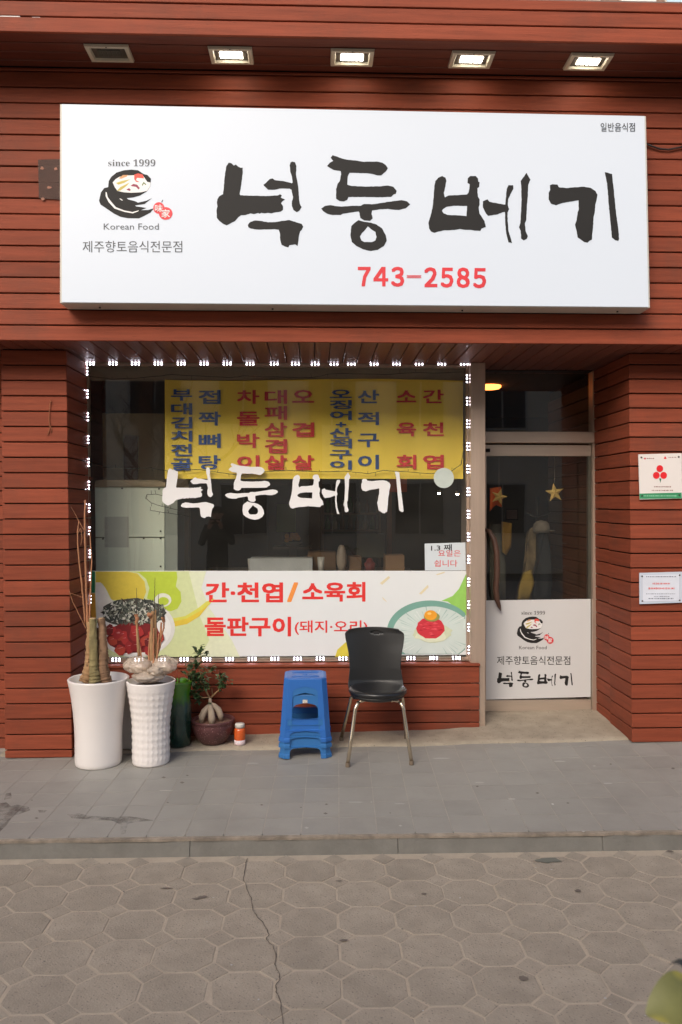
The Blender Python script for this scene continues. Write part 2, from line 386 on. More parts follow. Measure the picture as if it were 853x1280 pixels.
# core body behind the cladding
core = MB()
core.box((-3.69, FAY+.03, ZS+.02), (3.69, FAY+.35, ZU+.25))
core.box((-3.69, UY+.025, ZU+.02), (3.69, FAY+.1, ZT-.01))
body = core.build('backing_board', DARKGAP, B)
# fascia
fas = box('fascia', (-3.69, FAY+.021, ZS+.012), (3.69, FAY+.03, ZU), DARKGAP, B)
rows = 17; ph = (ZU-ZS)/17.2
for k in range(18):
    z0 = ZS+k*ph; z1 = min(z0+ph-G_, ZU-.002)
    if z1-z0 < .01: continue
    for a, b in ((-3.7, 3.7),):
        plank([(a, FAY, z0), (b, FAY, z0), (b, FAY, z1), (a, FAY, z1)], (0, .02, 0), fas)
# lower soffit: boards running front to back
sof = box('soffit', (-3.69, FAY+.03, ZS+.016), (3.69, 6.0, ZS+.05), DARKGAP, B)
i = 0; x = -3.65
while x < 3.6:
    plank([(x, FAY+.022, ZS+.004), (x+.0905, FAY+.022, ZS+.004), (x+.0905, 5.93, ZS+.004), (x, 5.93, ZS+.004)][::-1], (0, 0, .012), sof, SOFY, jit=.001); x += .096
# canopy
can = box('canopy', (-3.69, UY+.022, ZU+.016), (3.69, UY+.03, ZT-.02), DARKGAP, B)
z = ZU; cp_ = .0885
while z < ZT-.01:
    z1 = min(z+cp_-G_, ZT)
    plank([(-3.7, UY, z), (3.7, UY, z), (3.7, UY, z1), (-3.7, UY, z1)], (0, .02, 0), can); z += cp_
y = UY+.022
while y < FAY-.01:
    y1 = min(y+.083, FAY-.002)
    plank([(-3.7, y1, ZU+.003), (3.7, y1, ZU+.003), (3.7, y, ZU+.003), (-3.7, y, ZU+.003)], (0, 0, .012), can, SOFX, jit=.0008); y += .09
box('coping', (-3.7, UY+.01, ZT+.001), (3.7, FAY+.1, ZT+.012), mat('coping_metal', (120, 100, 90), .5, metal=.5), can)
# pillars: rows of planks on the front face and on the side turned to the recess
def edge(p0, p1, Y):
    a = P(*p0, Y); b = P(*p1, Y)
    return lambda z: lerp(b.x, a.x, (z-b.z)/(a.z-b.z))
def pillar(name, xl, xr, y_line, pitch, pxref, rev_x, rev_spans, side):
    pr = part(name, *(lambda m: (m.v, m.f))(MB().slab([(xl(.1)+(.006 if side > 0 else .03), PFY+.021, .05), (xr(.1)-.022, PFY+.021, .05), (xr(2.6)-.022, PFY+.021, ZS+.01), (xl(2.6)+(.006 if side > 0 else .03), PFY+.021, ZS+.01)], (0, .9, 0))), DARKGAP, B)
    zl = P(pxref, y_line, PFY).z; dz = pitch*P(pxref, y_line, PFY).y/F
    z = zl+dz
    while z > -.02:
        z1 = min(z-G_/2, ZS-.002); z0 = z-dz+G_/2
        x_ = xr((z0)) if side > 0 else xl(z0)
        zb = Lz(x_, PFY)+.002
        if z0 < zb: z0 = zb
        if z1-z0 > .012:
            plank([(xl(z0), PFY, z0), (xr(z0), PFY, z0), (xr(z1), PFY, z1), (xl(z1), PFY, z1)], (0, .02, 0), pr)
            for (ya, yb, ins, zo) in rev_spans:
                zz0 = max(z0+zo, zb); zz1 = z1+zo
                fx = rev_x
                q = [(fx(zz0)+ins, ya, zz0), (fx(zz0)+ins, yb, zz0), (fx(zz1)+ins, yb, zz1), (fx(zz1)+ins, ya, zz1)]
                if side < 0: q = q[::-1]
                plank(q, (-.02*side, 0, 0), pr, PLANKY, jit=.001)
        z -= dz
    return pr
lxl = edge((1, 440), (6.5, 948), PFY); lxr = edge((83, 440), (90.5, 948), PFY)
lrx = lambda z: lxr(z)+.0
pillar('left_pillar', lxl, lxr, 456.4, 19.03, 60, lrx, [(PFY+.003, 5.60, 0, 0)], 1)
rxl = edge((786.6, 440), (790.5, 935), PFY); rxr = lambda z: 3.65
pillar('right_pillar', rxl, rxr, 455.5, 18.42, 790, rxl, [(PFY+.003, 5.475, 0, 0), (5.48, 5.84, .007, .003)], -1)
# neighbour's timber wall, set back at the far left
nb = box('side_wall', (-3.69, 5.35, .03), (lxl(1)+.3, 5.7, ZS+.015), DARKGAP, B)
z = .06
while z < ZS:
    plank([(-3.69, 5.32, z), (lxl(1)+.1, 5.32, z), (lxl(1)+.1, 5.32, min(z+.089, ZS)), (-3.69, 5.32, min(z+.089, ZS))], (0, .02, 0), nb); z += .0955
# low wall below the window
swl, swr = P(85, 880, SWY).x, P(599.5, 880, SWY).x
lw = box('low_wall', (swl, SWY+.021, .05), (swr-.004, 5.75, .57), DARKGAP, B)
ys = [834, 856.2, 873.3, 890.2, 905.3, 925]
for a, b in zip(ys, ys[1:]):
    z1 = P(330, a, SWY).z-G_/2; z0 = P(330, b, SWY).z+G_/2
    z0 = max(z0, .1)
    plank([(swl, SWY, z0), (swr, SWY, z0), (swr, SWY, z1), (swl, SWY, z1)], (0, .02, 0), lw)
    plank([(swr+.001, SWY+.004, z0), (swr+.001, 5.72, z0), (swr+.001, 5.72, z1), (swr+.001, SWY+.004, z1)], (-.018, 0, 0), lw, PLANKY)
zc = P(330, 831, SWY).z
MB().slab([(swl, SWY-.012, zc-.018), (swr+.004, SWY-.012, zc-.018), (swr+.004, SWY-.012, zc), (swl, SWY-.012, zc)], (0, .085, 0)).build('sill_board', PLANKX, lw, bevel=.004)

# ---- window
wl0, wl1 = P(105, 455, WY), P(110.5, 830, WY)
zt = P(350, 453, WY).z; zb_ = P(350, 823, WY).z; zsb = zc+.002
win = MB().slab([(P(104,640,WY).x, WY, zsb), (P(590,640,WY).x, WY, zsb), (P(590,640,WY).x, WY, zb_), (P(104,640,WY).x, WY, zb_)], (0, .12, 0)).build('window', STEEL, B, bevel=.002)
box('frame', (P(104,640,WY).x, WY, P(350,458,WY).z), (P(590,640,WY).x, WY+.06, ZS), STEEL, win)
box('frame', (P(104,640,WY).x-.02, WY+.002, zb_), (P(110.5,640,WY).x, WY+.06, P(350,458,WY).z), STEEL, win)
box('frame', (P(583.5,640,WY).x, WY+.002, zb_), (P(590,640,WY).x, WY+.06, P(350,458,WY).z), STEEL, win)
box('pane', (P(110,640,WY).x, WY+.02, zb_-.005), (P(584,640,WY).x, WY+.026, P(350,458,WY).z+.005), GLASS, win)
GY = WY+.019                                  # outer face of the glass
# mullion post between window and door
ml, mr_ = P(588.5, 680, MY).x, P(607, 680, MY).x
box('mullion', (ml, MY, .12), (mr_, MY+.36, ZS+.003), STEEL, B, bevel=.003)
# ---- door with transom light
dl, dr = P(605, 680, DY).x, P(741.5, 680, DY).x
zth = P(670, 891, DY).z
fr = box('door_frame', (dr-.012, DY-.03, zth-.03), (dr+.03, DY+.06, ZS), STEEL, B)
box('frame_head', (dl, DY-.028, P(670,462,DY).z), (dr-.013, DY+.06, ZS-.001), mat('dark_frame', (58, 50, 44), .5, metal=.4), fr)
box('transom_bar', (dl, DY-.035, P(670,554,DY).z), (dr-.005, DY+.06, P(670,540,DY).z), STEEL2, fr, bevel=.003)
box('threshold', (dl, DY-.03, zth-.03), (dr-.013, DY+.06, zth-.001), STEEL2, fr)
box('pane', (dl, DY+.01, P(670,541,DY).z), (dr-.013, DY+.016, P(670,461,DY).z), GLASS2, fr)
D2 = DY+.0
door = box('door', (dl, D2, P(670,570,D2).z), (dr-.014, D2+.045, P(670,556,D2).z), STEEL2, B, bevel=.002)
box('rail', (dl, D2, P(670,889,D2).z), (dr-.014, D2+.045, P(670,875,D2).z), STEEL2, door, bevel=.002)
box('stile', (dr-.034, D2+.004, P(670,875,D2).z), (dr-.015, D2+.04, P(670,570,D2).z), mat('stile_steel', (120, 122, 112), .35, metal=.8), door)
box('stile', (dl, D2+.004, P(670,875,D2).z), (dl+.02, D2+.04, P(670,570,D2).z), STEEL, door)
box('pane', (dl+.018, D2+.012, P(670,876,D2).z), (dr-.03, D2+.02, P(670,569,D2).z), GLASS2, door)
# curved pull handle, dark brown
hp = [(606,662),(612,664),(618,675),(621,690),(621.5,715),(620,735),(621,748),(624,757),(626,763)]
hy = [.0,-.04,-.055,-.06,-.06,-.06,-.055,-.045,-.03]
mb = MB(); mb.tube([P(x, y, D2-.01+k) for (x, y), k in zip(hp, hy)], [.012,.016,.02,.021,.021,.021,.02,.014,.005], 10)
mb.build('handle', mat('brown_leather', (92, 66, 54), .5, var=.25, scale=18), door, smooth=True)
MB().box((P(609,560,D2).x-.01, D2-.012, P(609,563,D2).z-.012), (P(609,560,D2).x+.02, D2, P(609,563,D2).z+.012)).build('pivot_plate', DARKGAP, door)
# ---- storey above the canopy: pale windows just above the coping
NW = mat('neighbour_render', (150, 140, 128), .85, var=.12, scale=2, dirt=.3)
for a_, b_ in ((-9, -3.71), (3.71, 9)): box('side_wall', (a_, 5.0, 0), (b_, 5.6, 5.2), NW, B)
up = box('upper_wall', (-9, 5.3, ZT-.2), (9, 5.5, 8.5), mat('upper_render', (150, 120, 104), .8, var=.1), B)
uw = mat('blind', (214, 206, 188), .7); ug = mat('bright_pane', (190, 214, 226), .2, spec=.8)
for x0, x1, m_ in ((640, 752, uw), (776, 822, mat('white_pane', (225, 226, 224), .3)), (832, 880, ug), (380, 470, uw)):
    a, b = P(x0, 0, 5.26).x, P(x1, 0, 5.26).x
    wn = box('upper_window', (a, 5.27, ZT+.06), (b, 5.29, ZT+1.5), STEEL2, B); box('pane', (a+.01, 5.262, ZT+.1), (b-.01, 5.268, ZT+1.45), m_, wn)

# ------------------------------------------------------------------ room behind the glass
IW = mat('dark_interior_wall', (70, 62, 52), .8, var=.2, scale=2); IF = mat('interior_floor', (92, 84, 74), .5, var=.15)
rm = MB(); rm.box((-2.4, 9.4, .1), (3.2, 9.5, 2.9)).box((-2.42, 5.75, .1), (-2.34, 9.4, 2.9)).box((2.9, 5.86, .1), (3.0, 9.4, 2.9))
room = rm.build('interior_wall', IW, B)
box('interior_floor', (-2.4, 5.76, .05), (3.0, 9.4, .16), IF, B); box('interior_ceiling', (-2.4, 5.6, ZS+.06), (3.0, 9.4, ZS+.12), mat('int_ceiling', (84, 74, 62), .9), B)
wb = mat('beige_partition', (226, 208, 172), .8, var=.2, scale=3)
box('partition', (P(100,500,6.3).x, 6.3, .16), (P(205,500,6.3).x, 6.38, 2.4), wb, B)
box('partition_strip', (P(108,500,6.27).x, 6.25, 1.6), (P(127,500,6.27).x, 6.29, 2.45), DARKGAP, B)
box('partition_panel', (P(155,500,6.27).x, 6.27, 1.55), (P(172,500,6.27).x, 6.295, P(160,545,6.27).z), mat('brick_red', (116, 66, 50), .8), B)
box('interior_post', (P(221,640,6.1).x, 6.1, .16), (P(236,640,6.1).x, 6.2, ZS), mat('post_paint', (128, 110, 88), .7), B)
box('valance', (P(108,465,5.62).x, 5.62, P(300,475,5.62).z), (P(584,465,5.62).x, 5.7, ZS+.02), mat('valance', (150, 138, 118), .7, var=.1), B)
box('interior_post', (P(484,640,6.9).x, 6.9, .16), (P(490,640,6.9).x, 6.96, 2.4), mat('wood_post', (150, 96, 62), .6), B)

# ------------------------------------------------------------------ the brush lettering, traced stroke by stroke
def mp(o, s, pts): return [(o[0]+x/s, o[1]+y/s) for x, y in pts]
oA, sA, oC, sC, oD, sD = (265,190), 7.108, (530,200), 6.093, (680,200), 8.53
BR = [
 ('neok', mp(oA,sA,[(150,95),(175,100),(195,120),(215,112),(235,130),(255,140),(275,140),(275,190),(262,290),(248,375),(255,385),(350,388),(480,392),(590,385),(605,375),(622,385),(612,405),(650,422),(625,440),(615,455),(632,480),(632,515),(610,530),(570,535),(530,545),(500,540),(470,545),(440,540),(425,548),(410,541),(375,552),(345,545),(300,560),(260,562),(235,580),(205,615),(165,635),(130,652),(100,638),(70,615),(45,585),(42,520),(50,485),(45,450),(50,420),(65,395),(100,375),(108,290),(118,190),(130,125)]), None, 0),
 ('neok', mp(oA,sA,[(715,85),(740,92),(752,125),(748,200),(760,260),(770,330),(775,410),(782,460),(798,490),(780,520),(755,535),(725,515),(712,480),(712,440),(722,400),(708,335),(690,325),(600,325),(560,335),(500,335),(480,315),(458,292),(490,265),(515,240),(540,235),(560,250),(630,258),(710,278),(718,272),(712,220),(698,180),(692,120),(700,92)]), None, 0),
 ('neok', mp(oA,sA,[(320,650),(340,622),(385,608),(430,612),(500,625),(570,622),(620,612),(690,605),(740,620),(800,640),(812,665),(800,690),(785,705),(772,760),(762,835),(740,820),(710,825),(690,828),(680,848),(650,840),(620,825),(608,780),(605,720),(595,690),(560,685),(480,688),(400,688),(345,680),(325,668)]), None, 0),
 ('dung', mp((395,190),sA,[(150,28),(180,38),(240,60),(290,70),(350,75),(430,88),(540,85),(590,95),(620,115),(640,145),(620,175),(580,208),(550,208),(500,195),(450,188),(400,188),(340,185),(300,185),(285,215),(280,290),(320,302),(440,308),(580,305),(640,298),(690,310),(718,345),(712,370),(690,378),(670,398),(620,400),(540,402),(450,400),(360,400),(290,400),(280,425),(250,440),(210,435),(180,415),(180,330),(195,280),(212,260),(225,200),(222,170),(190,165),(160,160),(100,125),(125,95),(155,80),(132,50)]), None, 1),
 ('dung', mp((395,190),sA,[(48,502),(80,480),(130,472),(190,482),(225,485),(330,478),(400,478),(430,462),(500,465),(600,450),(700,435),(760,428),(810,438),(838,465),(800,500),(740,515),(690,512),(640,505),(560,510),(500,520),(495,550),(505,590),(480,612),(430,608),(395,585),(388,540),(380,528),(330,535),(240,548),(220,560),(150,560),(100,548),(65,525)]), None, 1),
 ('dung', mp((395,190),sA,[(380,605),(430,620),(490,628),(540,645),(590,680),(622,740),(630,790),(605,835),(550,870),(490,880),(420,865),(360,835),(320,800),(308,740),(315,660),(345,630)]), mp((395,190),sA,[(462,660),(490,685),(530,710),(540,755),(530,785),(500,800),(430,800),(405,785),(392,750),(410,720),(440,690)]), 1),
 ('be', mp(oC,sC,[(140,122),(165,135),(172,160),(165,200),(152,250),(160,285),(190,270),(260,268),(330,262),(342,245),(350,185),(333,175),(335,140),(355,122),(395,122),(412,140),(415,165),(425,170),(422,205),(408,215),(412,280),(425,300),(425,340),(418,360),(425,410),(445,440),(462,465),(472,510),(440,522),(430,540),(390,538),(350,532),(300,530),(275,525),(250,530),(200,535),(160,535),(110,545),(80,555),(55,545),(40,520),(35,480),(50,430),(65,370),(75,280),(80,200),(88,160),(110,135)]), mp(oC,sC,[(145,375),(170,358),(230,348),(330,350),(325,428),(260,422),(180,418),(150,405),(138,388)]), 2),
 ('be', mp(oC,sC,[(450,315),(470,305),(485,300),(500,318),(560,330),(620,340),(625,290),(632,220),(645,192),(680,192),(682,220),(660,260),(642,300),(640,345),(650,375),(638,400),(638,460),(645,540),(660,590),(672,632),(645,628),(628,560),(620,480),(618,395),(600,398),(560,415),(490,425),(475,410),(450,360)]), None, 2),
 ('be', mp(oC,sC,[(782,98),(812,150),(795,190),(792,280),(785,350),(780,460),(770,480),(775,540),(792,580),(785,600),(762,612),(742,600),(738,540),(725,512),(735,480),(740,400),(745,300),(742,210),(738,160)]), None, 2),
 ('gi', mp(oD,sD,[(65,270),(90,258),(145,262),(160,290),(240,300),(330,290),(430,285),(500,298),(550,330),(572,370),(562,430),(548,480),(545,540),(532,600),(525,720),(515,800),(512,850),(490,860),(465,882),(430,875),(410,860),(360,825),(345,740),(333,690),(350,640),(360,560),(372,530),(370,430),(300,442),(200,458),(130,483),(75,465),(52,420),(52,350),(68,320)]), None, 3),
 ('gi', mp(oD,sD,[(650,130),(680,135),(728,150),(735,240),(748,330),(758,440),(770,560),(780,640),(795,750),(803,840),(795,862),(760,855),(725,825),(715,700),(700,560),(688,420),(675,250),(655,160)]), None, 3),
]
def rough(pp, amp=.25):     # ragged brush edge
    out = []
    for i in range(len(pp)):
        a = pp[i]; b = pp[(i+1) % len(pp)]; out.append(a); L_ = math.hypot(b[0]-a[0], b[1]-a[1]); n = int(L_/2.2)
        for k in range(1, n): t = k/n; out.append((lerp(a[0], b[0], t)+random.uniform(-amp, amp), lerp(a[1], b[1], t)+random.uniform(-amp, amp)))
    return out
def brush(tf, Y, m, parent, th=.0008, amp=.2):
    grp = {}
    for nm, o, h, k in BR:
        oo = [tf(x, y) for x, y in rough(o, amp)]; hh = [tf(x, y) for x, y in rough(h, amp)] if h else None
        poly('brush_stroke', oo, Y, m, parent, th, hh)
def bowl_logo(tf, Y, parent, dark, text_m, dx=.0004):
    o, s = (120,190), 8.53
    def T(pts): return [tf(o[0]+x/s, o[1]+y/s) for x, y in pts]
    b = poly('bowl_emblem', T([(380,188),(450,195),(510,235),(550,245),(588,285),(585,325),(578,370),(545,420),(470,465),(400,485),(330,492),(345,505),(420,525),(450,540),(540,520),(600,490),(520,555),(420,570),(430,580),(500,590),(540,597),(480,620),(560,618),(620,600),(585,645),(520,680),(460,708),(340,706),(260,690),(190,655),(110,600),(50,560),(35,520),(55,430),(90,385),(132,375),(138,310),(165,265),(220,220),(300,195)]), Y, dark, parent, .0004)
    white = MATS['white_vinyl']
    def pc(pts, m, lv, nm='emblem_piece'): return poly(nm, T(pts), Y-.0005*lv, m, b, .0002)
    pc([(180,325),(210,290),(250,265),(330,250),(400,248),(450,250),(510,262),(550,320),(583,325),(576,370),(545,415),(480,430),(380,435),(300,430),(230,415),(200,370)], white, 1)
    pc([(105,425),(116,430),(127,480),(162,528),(215,588),(300,622),(390,640),(460,622),(450,634),(395,654),(310,640),(200,604),(135,532),(104,470)], white, 1)
    pc([(250,498),(265,497),(290,515),(278,518)], white, 1); pc([(300,490),(400,485),(470,466),(545,421),(575,372),(590,345),(625,400),(600,470),(540,515),(450,538),(400,522),(420,510),(330,505)], white, 1) if 0 else None
    tan, olive, red, maroon, green = [mat(n, c, .6) for n, c in (('emb_tan', (214,158,108)), ('emb_olive', (196,180,92)), ('emb_red', (226,84,70)), ('emb_maroon', (150,58,84)), ('emb_green', (112,130,84)))]
    pc([(245,280),(290,245),(345,245),(330,262),(270,285)], tan, 2); pc([(215,330),(280,308),(370,290),(300,330),(240,348)], olive, 2); pc([(225,415),(260,375),(360,325),(330,360),(260,412)], olive, 2)
    pc([(410,290),(410,240),(450,228),(500,240),(515,282),(480,278),(440,275),(428,300),(470,322),(430,318)], red, 2)
    pc([(370,360),(400,340),(440,348),(470,385),(455,400),(430,372),(390,366)], maroon, 2); pc([(325,400),(355,385),(375,405),(360,415),(340,407)], maroon, 2); pc([(490,350),(510,318),(540,345),(530,352),(512,336),(500,362)], green, 2)
    pc(ell(672, 597, 60, 62, 20), REDV, 1); pc(ell(745, 655, 73, 68, 22), REDV, 2); pc([(698,535),(712,508),(719,512),(706,538)], dark, 1)
    q = T([(630,560),(715,640),(700,612),(790,698)])
    text([('味', q[0][0], q[0][1], q[1][0], q[1][1])], Y-.0022, WHITEV, b, bold=.01); text([('家', q[2][0], q[2][1], q[3][0], q[3][1])], Y-.0022, WHITEV, b, bold=.01)
    def tx(s_, x0, y0, x1, y1, bold): 
        q = T([(x0, y0), (x1, y1)]); text([(s_, q[0][0], q[0][1], q[1][0], q[1][1])], Y-.0012, text_m, parent, bold=bold)
    tx('𝐬𝐢𝐧𝐜𝐞 𝟏𝟗𝟗𝟗', 132, 78, 635, 152, -.004); tx('Korean Food', 84, 762, 672, 828, 0)
    return b

# ------------------------------------------------------------------ main sign: shallow light box
SY = 4.65
S = thing('shop_sign', 'big white rectangular light box sign with black brush lettering above the shop window', 'sign', (P(444,260,SY).x, SY, P(444,260,SY).z))
TL, TR, BR_, BL = P(75,130,SY), P(808,145,SY), P(813,385,SY), P(75,379,SY)
MB().slab([BL, BR_, TR, TL], (0, FAY-SY-.004, 0)).build('case', mat('sign_case', (196, 190, 178), .5, var=.08), S, bevel=.003)
SIGNF = mat('sign_face', (172, 177, 184), .4, var=.01, scale=1.5, emis=.21, ecol=(238, 246, 255))
def ins(p, q, a): return p+(q-p)*a
MB().slab([ins(BL,TR,.004), ins(BR_,TL,.004), ins(TR,BL,.004), ins(TL,BR_,.004)], (0, .006, 0)).build('face', SIGNF, S).location = (0, -.008, 0)
FYs = SY-.009
SB = mat('sign_black', (38, 37, 36), .6, var=.05, spec=.25); ST = mat('sign_grey_text', (76, 78, 82), .5)
ident = lambda x, y: (x, y)
brush(ident, FYs, SB, S)
bowl_logo(ident, FYs, S, SB, ST)
text([('제주향토음식전문점', 103.5, 301, 228, 315.5)], FYs-.001, ST, S, bold=0)
text([('일반음식점', 751, 153.5, 794, 164.5)], FYs-.001, mat('sign_small_text', (46, 46, 50), .5), S, bold=.008)
text([('７', 447.5, 333.5, 463.5, 358), ('４', 467, 333.5, 485.5, 358), ('３', 489, 333.3, 505.5, 358.5), ('－', 508.5, 344, 527, 347.6), ('２', 530.5, 334, 547, 359), ('５', 551, 334.5, 567, 359.6), ('８', 571, 334.3, 587.5, 360), ('５', 591.5, 335, 608, 360.4)], FYs-.001, mat('sign_red', (214, 48, 56), .5), S, bold=.026, name='phone_number')
for x, y in ((125, 383), (341, 384), (578, 386), (772, 388)):
    p = P(x, y-1, SY+.06); MB().lathe([(.006, 0), (.006, .006)], (p.x, SY+.06, min(BL.z, BR_.z)-.012+(.0)), 10).build('bolt', DARKGAP, S)

# ------------------------------------------------------------------ downlights in the canopy
LENS = mat('lit_lens', (255, 246, 232), .3, emis=18, ecol=(255, 244, 226)); FRM = mat('cream_frame', (206, 198, 178), .4, var=.04); OFF = mat('dead_lens', (96, 98, 90), .25)
def downlight(cx, lit, label):
    p = P(cx[0], cx[1], 4.66); zt_ = ZU-.001
    t = thing('downlight', label, 'light', (p.x, 4.625, zt_), 'square downlights under the canopy')
    x, y, z = t.location; w_, d_ = .125, .082
    mb = MB(); a = [(-w_,-d_),(w_,-d_),(w_,d_),(-w_,d_)]; b = [(-w_+.025,-d_+.02),(w_-.025,-d_+.02),(w_-.025,d_-.02),(-w_+.025,d_-.02)]
    vv = [(x+i, y+j, z) for i, j in a]+[(x+i*.97, y+j*.96, z-.014) for i, j in a]+[(x+i, y+j, z-.014) for i, j in b]+[(x+i*.92, y+j*.9, z+.002) for i, j in b]
    ff = []
    for k in range(3):
        for i in range(4): j = (i+1) % 4; ff.append((4*k+i, 4*k+j, 4*k+4+j, 4*k+4+i))
    mb.add(vv, ff); mb.build('frame', FRM, t)
    box('reflector', (x-w_+.027, y-d_+.022, z-.0015), (x+w_-.027, y+d_-.022, z-.0005), mat('reflector', (84, 80, 72), .4), t)
    for i in range(5):
        q = x-.064+i*.0265
        box('lens', (q, y-.028, z-.006), (q+.022, y+.03, z-.002), LENS if lit else OFF, t)
    MB().lathe([(.004, -.016), (.004, -.012)], (x, y-d_+.008, z), 8).build('screw', DARKGAP, t)
    return t
downlight((139,63), 0, 'unlit square downlight at the far left of the canopy, dark lens')
downlight((290,66), 1, 'lit square downlight second from the left in the canopy, above the sign logo')
downlight((440,69), 1, 'lit square downlight in the middle of the five under the canopy')
downlight((588,73), 1, 'lit square downlight fourth from the left in the canopy')
downlight((733,76), 1, 'lit square downlight at the right end of the row under the canopy')

# ------------------------------------------------------------------ LED strips round the window
DOT = mat('led_dot', (250, 246, 255), .3, emis=9, ecol=(246, 240, 255)); MOD = mat('led_module', (52, 50, 48), .6); WIR = mat('thin_wire', (150, 140, 120), .5)
LY = WY-.006
def led_strip(label, pts, vert, Y=LY, face=(0, -1, 0)):
    a = P(*pts[len(pts)//2], Y)
    t = thing('led_strip', label, 'light strip', tuple(a), 'strips of white LEDs round the window')
    mb = MB(); mb.tube([P(x, y, Y+.002) for x, y in (pts[0], pts[-1])], .0018, 6)
    q = Vector((0, 0, .008)) if not vert else Vector((.008, 0, 0))
    mb.tube([P(x, y, Y+.002)+q for x, y in (pts[0], pts[-1])], .0015, 6); mb.build('wire', WIR, t)
    for x, y in pts:
        c = P(x, y, Y); w_, h_ = (.033, .0115) if not vert else (.0165, .033)
        m = box('module', (c.x-w_, c.y, c.z-h_), (c.x+w_, c.y+.004, c.z+h_), MOD, t)
        d = MB()
        for i in (-1, 0, 1):
            for j in (-.5, .5):
                ox, oz = (i*.0228, j*.0135) if not vert else (j*.0215, i*.0232)
                d.add([(c.x+ox+.0050*math.cos(k*PI/3), c.y-.003, c.z+oz+.0050*math.sin(k*PI/3)) for k in range(6)]+[(c.x+ox+.0056*math.cos(k*PI/3), c.y, c.z+oz+.0056*math.sin(k*PI/3)) for k in range(6)],
                      [tuple(range(6))]+[(k, (k+1) % 6, (k+1) % 6+6, k+6) for k in range(6)])
        o = d.build('diode', DOT, m, kind='stuff')
led_strip('row of white LED modules along the top of the shop window', [(x, 454.3) for x in (113,141.4,169.6,198,226.8,255.3,284.2,312.8,343,369.5,394.2,417.8,439.5,468,495.9,524.2,552.4,580.6)], False)
led_strip('row of white LED modules up the right side of the window beside the steel post', [(585.8+i*.2, 473.3+28.25*i) for i in range(13)], True)
led_strip('row of white LED modules up the left side of the window behind the bare twigs', [(107.3+i*.42, 464+28.5*i) for i in range(13)], True)
led_strip('row of white LED modules along the window sill under the food banner', [(117+28.35*i, 824.8-.15*i) for i in range(17)], False)

# ------------------------------------------------------------------ yellow menu banner inside the window
BY = 5.60
mbn = thing('menu_banner', 'yellow cloth banner with blue and red menu words hung behind the upper glass', 'banner', tuple(P(392, 535, BY)))
YEL = mat('yellow_cloth', (255, 220, 76), .7, var=.08, scale=2.2, stretch=(1.5, 1, .4), bump=.15, bscale=8)
nx, ny = 60, 10; v = []; f = []
for j in range(ny+1):
    for i in range(nx+1):
        px = lerp(206, 579.5, i/nx); py = lerp(474.5, 598.5, j/ny)+(1.2*math.sin(i*.12) if j == 0 else 0); p = P(px, py, BY); p.y += .004*math.sin(i*.55)+.003*math.sin(i*.21+j*.3)+.006; v.append(p)
for j in range(ny):
    for i in range(nx): a = j*(nx+1)+i; f.append((a, a+1, a+nx+2, a+nx+1))
part('cloth', v, f, YEL, mbn, smooth=True)
MBL = mat('menu_blue', (42, 78, 140), .7); MRD = mat('menu_red', (214, 44, 48), .7)
def col(ch, x0, x1, ysp, m): text([(c, x0, a, x1, b) for c, (a, b) in zip(ch, ysp)], BY-.004, m, mbn, bold=.02)
r4 = [(487.5,505),(514.5,532),(542,560),(569,587)]
col('부대김치전골', 214, 240.5, [(486.5,501),(504,518.5),(521,535.5),(538,552),(555,570),(573,588)], MBL)
col('접짝뼈탕', 248.5, 276, r4, MBL)
col('차돌박이', 296.5, 324.5, r4, MRD)
col('대패삼겹살', 331, 359, [(487.5,505),(507.5,525),(528,546),(549,566.5),(569,587)], MRD)
col('오겹살', 365.5, 393, [(487.5,503.5),(528,546),(569,587)], MRD)
col('오징어', 412.5, 440, [(487,497.5),(500,511.5),(513.5,525)], MBL)
col('+', 420, 433, [(527.5,534)], MBL)
col('산적구이', 412.5, 440, [(535,547.5),(548.5,560.5),(562.5,574),(575.5,587)], MBL)
col('산적구이', 447.5, 474, [(487.5,504),(515,531.5),(542,559),(568.5,586.5)], MBL)
col('소육회', 496, 520.5, [(488,503),(528,545.5),(568.5,586.5)], MRD)
col('간천엽', 529, 555, [(487,504),(528,545),(568.5,586.5)], MRD)
# dark garland wire on the glass
gw = mat('garland_wire', (34, 38, 28), .6)
mb = MB()
def wire(pts, r=.0022, Y=GY+.012, fuzz=0):
    q = []
    for a, b in zip(pts, pts[1:]):
        for t in (0, .25, .5, .75): q.append((lerp(a[0], b[0], t), lerp(a[1], b[1], t)+random.uniform(-.4, .4)))
    q.append(pts[-1]); mb.tube([P(x, y, Y) for x, y in q], r, 5)
    for x, y in q[::2]:
        if random.random() < fuzz: mb.tube([P(x, y, Y), P(x+random.uniform(-1.5, 1.5), y+random.choice((-1, 1))*random.uniform(2, 5), Y)], .0014, 4)
wire([(110,470),(140,474),(180,472),(200,470),(215,468),(240,470),(290,472),(305,470),(330,471),(390,472),(410,468),(430,467),(480,468),(520,466),(560,466),(578,465)], fuzz=.2)
wire([(110,578),(130,584),(160,586),(190,585),(210,589),(250,587),(272,590),(300,594),(330,590),(358,588),(400,590),(430,589),(460,592),(480,588),(510,590),(540,592),(565,589),(577,580),(579,565)], fuzz=.7)
wire([(240,624),(215,622),(195,618),(184,618),(182,623),(190,629),(203,633),(225,638)], .0018, fuzz=.6); wire([(188,638),(200,640),(222,643),(240,646)], .0018, fuzz=.6)
gl = mb.build('garland_wire', gw); tag(gl, 'thin dark wire garland looping across the window glass over the yellow banner', 'wire')

